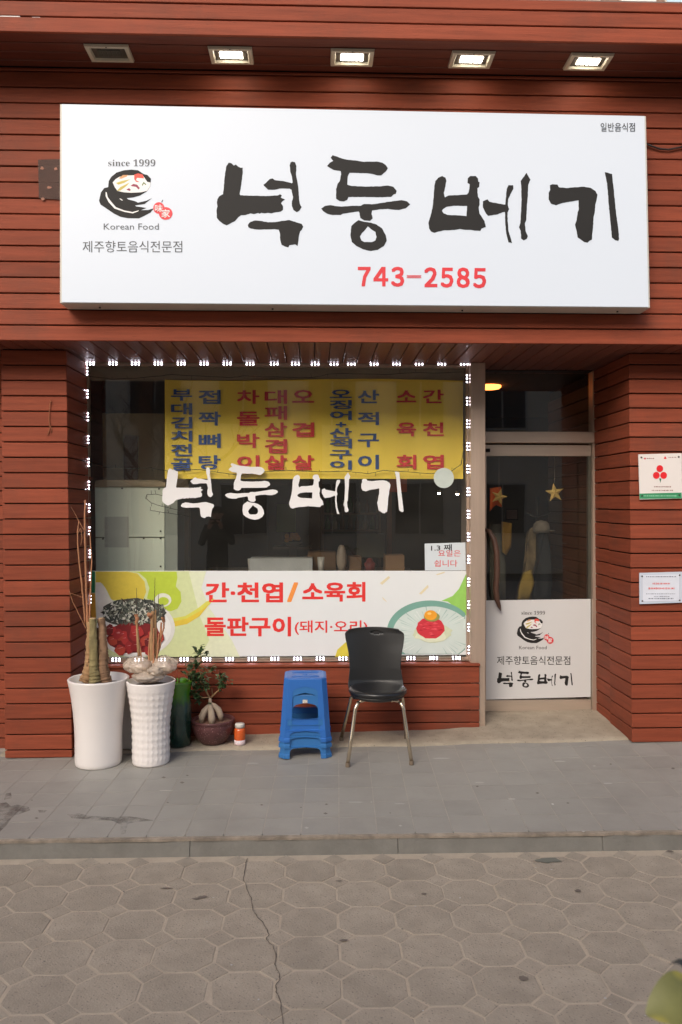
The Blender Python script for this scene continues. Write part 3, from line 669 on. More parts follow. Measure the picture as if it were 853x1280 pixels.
# ------------------------------------------------------------------ white lettering stuck to the glass
wlt = thing('window_lettering', 'white brush-written shop name stuck on the window glass below the yellow banner', 'lettering', tuple(P(355, 615, GY)))
brush(lambda x, y: (203+(x-271)*.5995, 580+(y-194)*.593-3.4*(x-271)/503), GY-.0009, mat('glass_white', (232, 231, 231), .5, var=.02, emis=0), wlt, amp=.15)
tag(poly('round_sticker', ell(555, 597.5, 12.6, 12.6, 40), GY-.001, mat('pale_sticker', (196, 206, 198), .5), None, .0008), 'round pale grey sticker on the glass at the lower right of the yellow banner', 'sticker')

# ------------------------------------------------------------------ long food banner across the bottom of the glass
fb = thing('food_banner', 'long white banner with red menu words between two pictures of dishes on the lower glass', 'banner', tuple(P(347, 768, GY)))
y_ = GY-.001
poly('sheet', [(110,713.5),(584,713.5),(584,818.5),(110,822)], y_, mat('banner_white', (224, 227, 227), .45, var=.015), fb, .0008)
L1 = y_-.0012
def fp(nm, pts, c, lv=1, m=None): return poly(nm, pts, y_-.0008-.0006*lv, m or mat('print_%d_%d_%d' % c, c, .5, var=.06, scale=30), fb, .0003)
fp('printed_wash', [(119,714),(258,714),(252,735),(262,760),(290,800),(300,821),(119,821)], (222,228,196)); fp('printed_wash', [(119,714),(236,714),(250,770),(262,800),(250,821),(119,821)], (208,218,164), 1.5)
fp('printed_strip', [(111,714),(119,714),(119,741),(111,741)], (28,118,78), 2); fp('printed_strip', [(111,741.5),(119,741.5),(121,790),(111,790)], (206,150,52), 2)
cap_y = [(120,714.5),(160,714.5),(172,717),(181,727),(183,740),(179,750),(140,750),(134,738),(128,729),(120,728)]
fp('printed_cloud', cap_y, (218,196,72), 2)
fp('printed_cloud', [(165,714.5),(221,714.5),(222,722),(220,733),(226,740),(227,752),(222,761),(214,764),(203,762),(195,752),(184,748),(187,735),(183,724),(174,716)], (186,206,64), 2)
fp('printed_swirl', [(120,728),(126,728),(132,735),(138,748),(150,757),(150,775),(121,775),(119.5,740)], (226,224,214), 3)
fp('printed_swirl', ell(204, 750, 10.5, 8.5, 20)+[], (228,230,214), 3); fp('printed_swirl', ell(204.5, 751.5, 6.8, 5.2, 18), (186,206,64), 4)
fp('printed_ribbon', [(216,773),(232,770),(248,760),(258,752),(268,748),(262,756),(248,766),(232,777),(218,780)], (216,212,92), 2); fp('printed_ribbon', [(217,777),(234,773),(250,764),(262,755),(250,770),(234,780),(219,783)], (224,196,66), 3)
fp('printed_plate', ell(170, 785, 49, 36.5, 44), (224,224,218), 4)
fp('printed_plate_rim', ell(170, 786, 44, 33, 44), (236,236,232), 5)
rr = random.Random(4)
fp('printed_topping', ell(168, 766, 40, 18, 30, jit=.06), (70, 72, 66), 5.5); fp('printed_meat', ell(169, 797, 34, 20, 26, jit=.06), (128, 34, 36), 5.8)
ACC = {}
def fj(nm, pts, c, lv):      # small printed flecks of one colour are collected into one sheet of print
    Y = y_-.0008-.0006*lv
    ACC.setdefault((nm, c), MB()).slab([P(x, y, Y) for x, y in reversed(pts)], (0, .0003, 0))
for k in range(430):   # dark shredded topping
    a = rr.uniform(0, 2*PI); q = rr.random()**.5; cx = 168+q*39*math.cos(a); cy = 765+q*15*math.sin(a)
    if cy > 783: continue
    c = rr.choice([(58,66,62),(40,44,42),(92,98,88),(200,204,190),(168,170,150),(70,56,48),(214,214,204),(108,112,100)]); th = rr.uniform(0, PI); L_ = rr.uniform(2, 5); w_ = rr.uniform(.5, 1.7)
    fj('printed_topping', [(cx-L_*math.cos(th), cy-L_*math.sin(th)), (cx+w_*math.sin(th), cy-w_*math.cos(th)), (cx+L_*math.cos(th), cy+L_*math.sin(th)), (cx-w_*math.sin(th), cy+w_*math.cos(th))], c, 6+k*.025)
for k in range(30):    # glossy red meat
    cx = 136+rr.random()*66; cy = 787+rr.random()*27
    if ((cx-169)/38)**2+((cy-790)/28)**2 > 1: continue
    fj('printed_meat', ell(cx, cy, rr.uniform(5, 9), rr.uniform(4, 7), 9, rot=rr.uniform(0, 3), jit=.25), rr.choice([(158,42,44),(182,52,52),(136,30,34),(176,66,50),(110,30,32)]), 18+k*.1)
    fj('printed_meat', [(cx-3, cy-2), (cx+2, cy-3.4), (cx+1, cy-2.6)], (222,160,160), 22+k*.02)
# right-hand dish
fp('printed_leaf', [(583.5,716),(583.5,770),(560,752),(552,751),(566,745),(574,736)], (150,202,96), 2); fp('printed_leaf', [(419,821),(422,812),(432,803),(440,803),(446,820)], (216,200,72), 2)
poly('printed_plate', [q for q in ell(538, 789, 54, 38.5, 60) if q[0] < 583.6 and q[1] < 819]+[], y_-.0026, mat('plate_green', (122,168,154), .4, var=.08), fb, .0003)
poly('printed_plate', [q for q in ell(540, 792, 49, 34, 60) if q[0] < 583.5 and q[1] < 818.7], y_-.0031, mat('plate_pale', (206,218,212), .4, var=.06), fb, .0003)
for k in range(46):
    a = 2*PI*k/46+rr.uniform(-.03, .03); r0, r1 = rr.uniform(.5, .6), rr.uniform(.8, 1.02)
    q = [(541+49*r0*math.cos(a), 792+34*r0*math.sin(a)), (541+49*r1*math.cos(a+.015), 792+34*r1*math.sin(a+.015)), (541+49*r1*math.cos(a+.04), 792+34*r1*math.sin(a+.04))]
    if all(x < 583.4 and y < 818 for x, y in q): fj('printed_glaze', q, rr.choice([(158,186,180),(228,234,230),(176,200,194)]), 6+k*.02)
fp('printed_garnish', ell(541, 791, 24, 12.5, 26, jit=.08), (206,212,180), 8)
fp('printed_garnish', ell(539, 795, 19, 7, 18, jit=.2), (222,224,196), 8.5)
fp('printed_meat', ell(538.5, 785, 17.6, 13.5, 26, jit=.04), (206,52,64), 9)
for k in range(26):
    a = rr.uniform(0, 2*PI); q = rr.random()**.5*.8; cx, cy = 538.5+17*q*math.cos(a), 785+12*q*math.sin(a); fj('printed_meat', [(cx-3, cy), (cx, cy-.9), (cx+3, cy+.4), (cx, cy+.5)], rr.choice([(230,92,100),(176,32,46),(222,74,84)]), 9.5+k*.05)
fp('printed_yolk', ell(540, 771, 10, 6, 20), (150,150,82), 12); fp('printed_yolk', ell(538.5, 769, 8, 6.2, 20), (236,160,44), 12.6); fp('printed_yolk', ell(537, 767, 2.6, 1.5, 12), (250,206,120), 13.2)
for q in (((475,729),(486,720),(488,722),(478,731)), ((524,742),(535,731),(536,734),(527,743)), ((545,718),(556,714.5),(556,716),(547,719)), ((478,746),(482,750),(484,753),(479,749))): fp('printed_fleck', list(q), (224,212,176), 2)
for (nm, cc), mb in ACC.items(): mb.build(nm, mat('print_%d_%d_%d' % cc, cc, .5, var=.06, scale=30), fb)
BRD = mat('banner_red', (224, 50, 46), .5)
text([('간·천엽', 257, 728, 354, 753)], y_-.002, BRD, fb, bold=.027); text([('/', 359, 728, 373, 752.5)], y_-.002, mat('banner_orange', (238,146,64), .5), fb, bold=.02)
text([('소육회', 378, 727.5, 457, 752)], y_-.002, BRD, fb, bold=.027); text([('돌판구이', 256, 771, 364, 795.5)], y_-.002, BRD, fb, bold=.027); text([('(돼지·오리)', 368.5, 775.5, 460, 793.5)], y_-.002, BRD, fb, bold=.012)
# handwritten notice
nt_ = thing('paper_notice', 'small white paper notice with red words and black handwriting low on the window glass', 'notice', tuple(P(557, 696, GY)))
poly('paper', [(531,679.5),(582,678),(582.5,713),(531.5,713)], GY-.001, mat('paper', (206, 214, 218), .6, var=.03), nt_)
text([('요일은', 548, 687.5, 576, 695.5)], GY-.003, MRD, nt_, bold=.0); text([('쉽니다', 543, 700, 572, 708.5)], GY-.003, MRD, nt_, bold=.0)
text([('1.3 째', 539, 681, 565, 689)], GY-.0035, mat('marker', (24, 24, 28), .5), nt_, bold=.01, rot=-.03)
# picture panel on the door
dp = thing('door_panel_sign', 'white panel with bowl emblem and black shop name on the lower half of the door', 'sign', tuple(P(674, 812, D2)))
Yd = D2+.003
poly('sheet', [(607.5,750.5),(738.5,748.6),(738.5,871),(607.5,874.5)], Yd, mat('door_sheet', (208, 208, 208), .5, var=.03, scale=2, spot=((196,176,140), 7, .06)), dp)
DB = mat('door_black', (30, 28, 28), .5)
tf = lambda x, y: (621.5+(x-271)*.1885, 838.6+(y-194)*.180-.012*(x-271)*.19)
brush(tf, Yd-.0012, DB, dp, amp=.05, th=.0004)
bowl_logo(lambda x, y: (649.5+(x-130.5)*.50, 763+(y-198)*.545), Yd-.0012, dp, DB, mat('door_text', (80,76,76), .5))
text([('제주향토음식전문점', 621.5, 820, 713, 831)], Yd-.003, DB, dp, bold=0)
# ------------------------------------------------------------------ two plaques on the right pillar
PY_ = PFY-.012
pq = thing('plaque', 'square white plaque with three red berries and a green foot on the right timber pillar', 'plaque', tuple(P(825, 596, PFY)))
poly('plate', [(797.8,568),(852,566.5),(852.5,623),(799.5,624.3)], PY_, mat('plaque_white', (226, 219, 214), .35, var=.02), pq, .006)
yp = PY_-.0065
def pp_(nm, pts, m, lv=0): return poly(nm, pts, yp-.0005*lv, m, pq, .0003)
pp_('printed_band', [(799.5,617),(852.2,615.7),(852.4,622.8),(799.7,623.6)], mat('plaque_green', (62, 142, 98), .4))
BER = mat('berry_red', (222, 40, 46), .4)
for cx, cy in ((825, 585.8), (820.6, 594.2), (829.8, 594.2)): pp_('printed_berry', ell(cx, cy, 4.2, 4.4, 20), BER, 1)
pp_('printed_stem', [(824.2,598),(827,598),(825.7,603.6)], mat('stem_green', (50, 110, 80), .4), 1); pp_('printed_stem', [(824.4,590.8),(826.4,590.8),(825.4,593.2)], WHITEV, 2)
tiny = mat('tiny_print', (150, 110, 106), .5); tgr = mat('tiny_print_green', (150, 205, 172), .5)
def dashes(x0, x1, y, h, m, nm_parent, Yp, n):
    mb = MB(); x = x0
    while x < x1:
        w_ = random.uniform(.7, 1.7)
        k = random.uniform(.6, 1)
        a = [P(x, y+h*k/2, Yp), P(x+w_, y+h*k/2, Yp), P(x+w_, y-h*k/2, Yp), P(x, y-h*k/2, Yp)]; mb.slab(a, (0, .0003, 0)); x += w_+random.uniform(.4, 1.1)
    mb.build('fine_print', m, nm_parent)
dashes(818, 838, 608.4, 1.5, tiny, pq, yp-.001, 0); dashes(815, 840, 613, 1.5, tiny, pq, yp-.001, 0); dashes(805, 846, 619.8, 1.6, tgr, pq, yp-.001, 0)
dashes(809, 818, 573, 1.4, tiny, pq, yp-.001, 0); dashes(836, 846, 571.6, 1.2, tiny, pq, yp-.001, 0); pp_('printed_mark', [(830,573.6),(831.6,570),(833.6,573.6)], BER, 1); pp_('printed_mark', ell(806.4, 573.2, 1.1, 1.2, 10), BER, 1)
SCREW = mat('screw_metal', (110, 106, 100), .3, metal=.9)
def screws(pts, Yp, parent, r=.0062):
    for x, y in pts:
        c = P(x, y, Yp); n = 12
        vv = [(c.x+r*math.cos(2*PI*i/n), c.y, c.z+r*math.sin(2*PI*i/n)) for i in range(n)]+[(c.x+r*.7*math.cos(2*PI*i/n), c.y-.004, c.z+r*.7*math.sin(2*PI*i/n)) for i in range(n)]
        part('screw', vv, [tuple(range(n, 2*n))]+[(i, (i+1) % n, (i+1) % n+n, i+n) for i in range(n)], SCREW, parent)
screws([(802,571.8),(848.6,571),(802.8,619.8),(849.3,618.8)], yp-.0005, pq)
pq2 = thing('plaque', 'small clear plaque with a pale blue certificate lower down on the right timber pillar', 'plaque', tuple(P(825, 735, PFY)))
poly('acrylic_plate', [(799,716),(853,714.5),(853,753),(799.3,755)], PY_, mat('acrylic', (200, 206, 218), .15, var=.02), pq2, .006)
poly('paper', [(803.5,719),(849,718),(849,750.5),(804,752)], PY_-.0065, mat('certificate', (216, 220, 230), .4), pq2, .0004)
pr2 = mat('certificate_red', (216, 104, 104), .5); pg2 = mat('certificate_grey', (120, 124, 140), .5)
dashes(808, 845, 720.8, 1.4, pg2, pq2, PY_-.008, 0); dashes(816, 838, 729.5, 2.6, pr2, pq2, PY_-.008, 0); dashes(811, 843, 735.5, 2.6, pr2, pq2, PY_-.008, 0); dashes(808, 844, 742.3, 1, pg2, pq2, PY_-.008, 0); dashes(818, 836, 745.6, 1.2, pg2, pq2, PY_-.008, 0); dashes(811, 842, 748.2, 1.6, pg2, pq2, PY_-.008, 0)
screws([(803,720.4),(849.8,719),(803.3,751.2),(849.8,750.4)], PY_-.0066, pq2, .0058)
# faded plate left of the sign, hook of twine on the left pillar, cable at the right
fpq = thing('faded_plate', 'faded translucent brown plate screwed to the planks beside the left end of the sign', 'plate', tuple(P(62, 222, FAY)))
poly('plate', [(48,200),(78,199),(78,250),(49,248)], FAY-.004, mat('smoked_acrylic', (74, 46, 36), .5, var=.3, scale=14, trans=.35, spec=.25), fpq, .004)
for x, y in ((53,210),(70,211),(62,234),(54,249)): poly('glue_mark', ell(x, y, 2.4, 1.6, 9, jit=.4), FAY-.009, mat('glue', (150,104,84), .7), fpq, .0004)
mb = MB(); mb.tube([P(x, y, PFY-.008) for x, y in ((64,501),(62.5,506),(62,514),(61.5,522),(62,530),(63,534),(61,540),(59.5,544))], .0025, 6); mb.tube([P(63,502,PFY-.002), P(63,502,PFY-.02)], .003, 6); mb.tube([P(62,530,PFY-.006), P(65,536,PFY-.006), P(64,541,PFY-.006)], .002, 5)
tag(mb.build('twine', mat('old_twine', (146, 92, 62), .9), None, smooth=True), 'short piece of brown twine hanging from a nail on the left timber pillar', 'twine')
mb = MB(); mb.tube([P(x, y, FAY-.014) for x, y in ((808,180),(816,183),(825,186),(836,187),(846,185),(860,182))], .006, 8)
tag(mb.build('cable', mat('black_rubber', (40, 30, 28), .5), None, smooth=True), 'black cable running from the right end of the sign across the planks', 'cable')

# ------------------------------------------------------------------ plants
GRAVEL = mat('pot_gravel', (150, 146, 142), .9, var=.4, scale=60, bump=1, bscale=90)
SOIL = mat('soil', (72, 56, 44), .95, var=.3, scale=30, bump=1)
def ground_at(px, py, z0=.09):
    g = G(px, py, z0)
    for _ in range(4):
        z = (Az(g.x, g.y) if g.y > AY else Lz(g.x, g.y))+.001; g = G(px, py, z)
    return g
def dep(g): return (g-CP).dot(FW)
def pot_body(profile, wall=.012, inner=.05):
    # outer profile bottom to rim, then over the lip and down inside
    top = profile[-1]; r, z = top
    return profile+[(r+.002, z+.006), (r-.004, z+.011), (r-wall, z+.008), (r-wall-.004, z-inner), (r-wall-.03, z-inner-.002), (.001, z-inner-.002)]
# tall plain white planter with three sawn trunks
g = ground_at(123.5, 954); dd = dep(g); k = dd/F
t = thing('white_planter', 'tall plain white planter with sawn-off tree trunks, at the foot of the left pillar', 'potted plant', tuple(g))
H_ = HC-(849-HY)*k-g.z
pf = [(.001, 0), (27*k, 0), (28.2*k, .008), (28.6*k, .03), (28.6*k, H_*.3), (29.2*k, H_*.45), (30.6*k, H_*.62), (33*k, H_*.8), (35.6*k, H_*.94), (36.8*k, H_-.008), (37*k, H_)]
MB().lathe(pot_body(pf, .016, .045), g, 48).build('pot', WHITEPOT, t, smooth=True)
MB().lathe([(31.5*k, 0), (28*k, .006), (.001, .008)], (g.x, g.y, g.z+H_-.04), 32).build('gravel', GRAVEL, t)
def trunk(px, path, r, m, nm='trunk', parent=t, Y=None, knob=.09, seg=12):
    Y = g.y if Y is None else Y; q = []; n = 26 if nm != 'trunk' else 60; rs = []
    for i in range(n+1):
        u = i/n*(len(path)-1); a = min(int(u), len(path)-2); f_ = u-a
        x = lerp(path[a][0], path[a+1][0], f_); y = lerp(path[a][1], path[a+1][1], f_); yy = lerp(path[a][2], path[a+1][2], f_)
        q.append(P(x, y, Y+yy)+Vector((random.uniform(-1, 1), 0, 0))*.001); rs.append(lerp(r[0], r[1], i/n)*(1+random.uniform(-knob, knob)))
    mb = MB(); mb.tube(q, rs, 18 if nm == 'trunk' else seg)
    if nm == 'trunk':   # fissured bark
        for v_ in mb.v: v_ += Vector((NZ.noise(Vector((v_.x*90, v_.y*90, v_.z*22))), NZ.noise(Vector((v_.x*80+9, v_.y*80, v_.z*20))), 0))*.0065
    return mb.build(nm, m, parent, smooth=True)
BKB = mat('bark_brown', (128, 100, 76), .9, var=.45, scale=24, stretch=(1, 1, .3), bump=1, spot=((84, 62, 46), 30, .2))
trunk(0, [(107,852,-.03),(111,838,-.03),(112,815,-.03),(113,778,-.02)], (.036,.017), BARK, knob=.12); trunk(0, [(119,854,-.06),(118,840,-.05),(117,812,-.05),(116,773,-.04)], (.033,.021), BARKG, knob=.12)
trunk(0, [(133,852,-.03),(130,838,-.03),(129,812,-.02),(127,773,0)], (.035,.022), BKB, knob=.12); trunk(0, [(125,852,0),(123,820,0),(122,785,.02)], (.024,.018), BKB, knob=.12)
for x, y, yo, r_ in ((113,778,-.02,.0165), (116,773,-.04,.020), (127,773,0,.021)):
    q = P(x, y, g.y+yo); MB().lathe([(r_*.9, 0), (r_*.8, .003), (.001, .004)], q, 12).build('sawn_end', mat('sawn_wood', (190, 160, 118), .9, var=.2, scale=60), t)
trunk(0, [(110,782,0),(108,740,.0),(107,690,.02),(106,650,.03),(107,625,.03)], (.008,.005), TWIG, 'shoot', seg=6); trunk(0, [(112,785,0),(113,745,0),(115,700,.0),(112,660,.02)], (.006,.003), TWIG, 'shoot', seg=6)
trunk(0, [(107,780,0),(103,735,-.02),(98,690,-.04),(97,665,-.05),(99,652,-.05)], (.006,.003), TWIG, 'shoot', seg=6)
trunk(0, [(106,664,.02),(98,650,0),(93,640,-.02),(89,634,-.03)], (.003,.0015), TWIG, 'shoot', seg=5); trunk(0, [(108,786,0),(99,768,-.02),(91,752,-.04),(87,739,-.05)], (.0032,.0015), TWIG, 'shoot', seg=5)
trunk(0, [(106,748,0),(96,744,-.02),(87,741,-.03)], (.0018,.001), TWIG, 'shoot', seg=5); trunk(0, [(97,668,-.05),(101,660,-.04),(103,672,-.03),(101,682,-.03)], (.003,.002), TWIG, 'shoot', seg=5)
# textured white planter with pruned stems wrapped in plastic
g = ground_at(189, 953); dd = dep(g); k = dd/F
t = thing('white_planter', 'slim white planter with embossed diamond pattern, holding pruned stems wrapped in clear plastic', 'potted plant', tuple(g))
H_ = HC-(852-HY)*k-g.z
pr = [(0, 21.5), (.02, 22.8), (.3, 22.8), (.5, 23), (.62, 24.2), (.75, 26), (.88, 28.2), (.97, 29.8), (1, 30)]
pf = [(.001, 0)]
for i in range(61):
    u = i/60
    for (a, ra), (b, rb) in zip(pr, pr[1:]):
        if a <= u <= b: pf.append((lerp(ra, rb, (u-a)/(b-a))*k, u*H_)); break
def dia(a, z, r):
    if z > H_*.93 or z < .02 or r < .08: return 0
    s_ = math.cos(a*12+z*75)*math.cos(a*12-z*75); return .0035*max(-.15, s_)
MB().lathe(pot_body(pf, .012, .03), g, 108, dia).build('pot', WHITEPOT, t, smooth=True)
MB().lathe([(26*k, 0), (.001, .005)], (g.x, g.y, g.z+H_-.03), 24).build('soil', SOIL, t)
gg = g
for path, r in (([(174,820,0),(172,790,0),(171,770,0)], (.010,.006)), ([(190,835,-.02),(190,800,-.01),(191,764,0)], (.014,.010)), ([(196,835,0),(195,800,0),(194,762,.01)], (.012,.008)), ([(190,838,0),(200,808,0),(202,778,.02)], (.008,.006)), ([(200,800,0),(205,785,0),(205,775,0)], (.005,.005))):
    trunk(0, path, r, TWIG if r[0] < .0085 else BARK, 'stem', t, g.y, .12)
for path, rr_ in (([(187,842,-.03),(186,815,-.02),(188,790,0)], .006), ([(194,842,-.04),(197,818,-.03),(199,792,0)], .006), ([(179,838,-.01),(176,812,0),(172,795,0)], .005), ([(192,840,-.05),(192,812,-.03),(193,785,-.01)], .007)): trunk(0, path, (rr_,rr_*.6), TWIG, 'stem', t, g.y, .15, 7)
for path in ([(171,775,0),(171,735,0)], [(193,768,0),(193.5,745,0),(194,722,0)], [(198,770,0),(198.5,742,0)], [(203.5,776,0),(204,760,0)]):
    trunk(0, path, (.003,.0012), DTWIG, 'shoot', t, g.y, .0, 5)
trunk(0, [(170,768,0),(172,774,0),(170,780,0)], (.011,.009), TWIG, 'knot', t, g.y, .3); trunk(0, [(187,768,-.01),(190,772,0)], (.014,.012), TWIG, 'knot', t, g.y, .3); trunk(0, [(204,772,0),(205,777,0)], (.011,.009), TWIG, 'knot', t, g.y, .3)
PLA = mat('crumpled_plastic', (212, 196, 178), .2, var=.4, scale=26, bump=1, bscale=30, spec=.8, trans=.42)
def bag(px, py, rx, rz, ry, Yo, parent, seed):
    c = P(px, py, g.y+Yo); v = []; f = []; n, m_ = 56, 26
    for i in range(m_+1):
        th = PI*i/m_
        for j in range(n):
            a = 2*PI*j/n; u = Vector((math.sin(th)*math.cos(a), math.sin(th)*math.sin(a), math.cos(th)))
            w_ = u*2.3+Vector((seed*7, 0, 0)); k1 = 1-2*abs(NZ.noise(w_)); k2 = 1-2*abs(NZ.noise(w_*2.6)); q = 1+.20*NZ.noise(u*1.4+Vector((seed*3, 5, 1)))+.13*(k1-.5)+.07*(k2-.5)
            q *= 1+.10*math.cos(2*a+seed)*math.sin(th)
            v.append((c.x+rx*q*u.x, c.y+ry*q*u.y, c.z+rz*q*u.z))
    for i in range(m_):
        for j in range(n): a = i*n+j; b = i*n+(j+1) % n; f.append((a, b, b+n, a+n))
    return part('plastic_bag', v, f, PLA, parent, smooth=True)
bag(173, 832, .078, .05, .07, -.02, t, 1); bag(205, 831, .085, .055, .08, -.01, t, 2); bag(187, 845, .105, .035, .09, -.02, t, 3); bag(196, 838, .05, .03, .06, -.07, t, 5)
# grey-white planter hidden behind them
g = ground_at(168, 932); k = dep(g)/F; H_ = HC-(856-HY)*k-g.z
t = thing('white_planter', 'greyish white planter half hidden between the two tall white planters', 'potted plant', tuple(g))
pf = [(.001, 0), (17*k, 0), (18*k, .01), (18*k, H_*.4), (19*k, H_*.6), (21*k, H_*.85), (22*k, H_)]
MB().lathe(pot_body(pf), g, 36).build('pot', mat('grey_white_glaze', (196, 192, 188), .35, var=.05), t, smooth=True); MB().lathe([(19*k, 0), (.001, .005)], (g.x, g.y, g.z+H_-.05), 20).build('soil', SOIL, t)
# green glazed pot
g = ground_at(223, 931); k = dep(g)/F; H_ = HC-(853-HY)*k-g.z
t = thing('green_pot', 'tall green glazed ceramic pot with bare reddish stems, beside the bonsai', 'potted plant', tuple(g))
pf = [(.001, 0), (14*k, 0), (15.5*k, .012), (16.5*k, H_*.25)]+[((16.5+.3*math.sin(i*2.1))*k, H_*(.25+i*.045)) for i in range(1, 10)]+[(15.2*k, H_*.72), (15*k, H_*.82), (16*k, H_*.93), (17.5*k, H_)]
gm = mat('green_glaze', (62, 112, 44), .18, var=.3, scale=5, coat=.5)
# the glaze itself changes from bright green above to bottle green below
N = gm.node_tree.nodes; L = gm.node_tree.links; tc = N.new('ShaderNodeTexCoord'); sx = N.new('ShaderNodeSeparateXYZ'); L.new(tc.outputs['Object'], sx.inputs[0]); cr = N.new('ShaderNodeValToRGB')
mrg = N.new('ShaderNodeMapRange'); mrg.inputs['From Max'].default_value = H_; L.new(sx.outputs[2], mrg.inputs[0]); nn = N.new('ShaderNodeTexNoise'); nn.inputs['Scale'].default_value = 9; ad = N.new('ShaderNodeMath'); ad.operation = 'MULTIPLY_ADD'
L.new(nn.outputs[0], ad.inputs[0]); ad.inputs[1].default_value = .25; L.new(mrg.outputs[0], ad.inputs[2]); L.new(ad.outputs[0], cr.inputs[0])
cr.color_ramp.elements[0].position = .55; cr.color_ramp.elements[0].color = s2l((22, 52, 42)); cr.color_ramp.elements[1].position = .95; cr.color_ramp.elements[1].color = s2l((74, 128, 30)); e_ = cr.color_ramp.elements.new(.78); e_.color = s2l((62, 84, 70))
L.new(cr.outputs[0], N['Principled BSDF'].inputs['Base Color'])
MB().lathe(pot_body(pf, .012, .02), g, 36).build('pot', gm, t, smooth=True); MB().lathe([(15*k, 0), (.001, .005)], (g.x, g.y, g.z+H_-.02), 20).build('soil', SOIL, t)
for a, b in (((219,853),(221,838)), ((224,853),(222,841)), ((221,852),(216,843))):
    MB().tube([P(*a, g.y), P((a[0]+b[0])/2+1, (a[1]+b[1])/2, g.y), P(*b, g.y-.01)], [.005, .004, .002], 6).build('stem', mat('red_stem', (150, 70, 48), .7), t, smooth=True)
# ginseng bonsai
g = ground_at(266.5, 928); k = dep(g)/F; H_ = HC-(900-HY)*k-g.z
t = thing('bonsai', 'small bonsai with thick bare roots in a speckled dark red bowl pot by the wall', 'potted plant', tuple(g))
pf = [(.001, 0), (14*k, 0), (15.5*k, .01), (19*k, H_*.2), (23.5*k, H_*.45), (25.6*k, H_*.7), (26*k, H_*.86), (25.2*k, H_*.92), (27*k, H_*.98), (27*k, H_)]
MB().lathe(pot_body(pf, .016, .012), g, 40).build('pot', mat('speckled_glaze', (92, 56, 56), .4, var=.25, scale=30, spot=((176, 140, 136), 75, .22), bump=.5, bscale=80), t, smooth=True)
MB().lathe([(24*k, 0), (12*k, .008), (.001, .014)], (g.x, g.y, g.z+H_-.012), 24).build('soil', mat('reddish_gravel', (126, 96, 80), .95, var=.4, scale=70, bump=1, bscale=120), t)
RT_ = mat('smooth_root', (168, 150, 130), .7, var=.18, scale=16, bump=.5, bscale=40)
def bl(pts, rs, m, nm): return MB().tube([P(x, y, g.y+yo) for x, y, yo in pts], rs, 12).build(nm, m, t, smooth=True)
bl([(252,904,-.04),(253,896,-.045),(256,889,-.03),(260,884,-.02),(263,880,0)], [.016,.022,.022,.017,.010], RT_, 'root'); bl([(265,906,-.07),(265,899,-.07),(264,890,-.05),(263,883,-.02),(263,878,0)], [.016,.024,.022,.017,.010], RT_, 'root')
bl([(276,901,-.01),(276,894,-.015),(273,887,-.01),(268,882,0),(263,879,0)], [.014,.021,.021,.016,.010], RT_, 'root'); bl([(263,884,0),(263,878,0),(263,872,0)], [.015,.012,.009], RT_, 'trunk')
for pts, rs in (([(263,874,0),(257,862,.01),(252,850,0),(250,835,-.01),(251,820,-.02)], [.008,.006,.005,.004,.003]), ([(263,873,0),(270,866,-.01),(277,860,-.01),(280,852,0)], [.007,.005,.004,.003]), ([(262,872,0),(252,872,-.03),(246,866,-.04)], [.005,.004,.002]), ([(266,869,0),(265,860,0)], [.004,.002])): bl(pts, rs, BARK, 'branch')
LEAFG = mat('ficus_leaf', (58, 84, 48), .35, var=.35, scale=40, spec=.5, coat=.3)
rl = random.Random(11); mb = MB()
def leaf(mb, c, dr, L_, W_, up=Vector((0, 0, 1)), fold=.25):
    dr = dr.normalized(); s_ = dr.cross(up)
    if s_.length < .1: s_ = Vector((1, 0, 0))
    s_.normalize(); nn_ = s_.cross(dr)
    v = [c, c+dr*L_*.35+s_*W_+nn_*W_*fold, c+dr*L_*.75+s_*W_*.75+nn_*W_*fold, c+dr*L_-nn_*L_*.12, c+dr*L_*.75-s_*W_*.75+nn_*W_*fold, c+dr*L_*.35-s_*W_+nn_*W_*fold, c+dr*L_*.4, c+dr*L_*.75]
    mb.add(v, [(0, 1, 6), (1, 2, 7, 6), (2, 3, 7), (0, 6, 5), (6, 7, 4, 5), (7, 3, 4)])
clus = [(250,815,6,10), (246,832,9,16), (240,845,9,16), (250,848,8,14), (256,853,7,8), (243,866,7,12), (250,872,7,12), (247,858,7,10), (276,846,5,7), (280,852,6,10), (277,858,5,8), (262,838,5,5)]
for cx, cy, r_, n_ in clus:
    for _ in range(int(n_*2.4)):
        p = P(cx+rl.gauss(0, r_*.5), cy+rl.gauss(0, r_*.5), g.y+rl.uniform(-.05, .05)); dr = Vector((rl.uniform(-1, 1), rl.uniform(-1, .4), rl.uniform(-.5, .8))); leaf(mb, p, dr, rl.uniform(.034, .052), rl.uniform(.010, .014))
for x, y, dx, dz in ((251,817,-1,.35), (251,817,-.9,.9), (251,816,.9,.9), (251,817,1,.3), (251,815,.2,1), (250,819,-.9,-.2), (252,819,.9,-.1)):
    leaf(mb, P(x, y, g.y-.02), Vector((dx, -.3, dz)), .05, .011)
mb.build('foliage', LEAFG, t, kind='stuff')
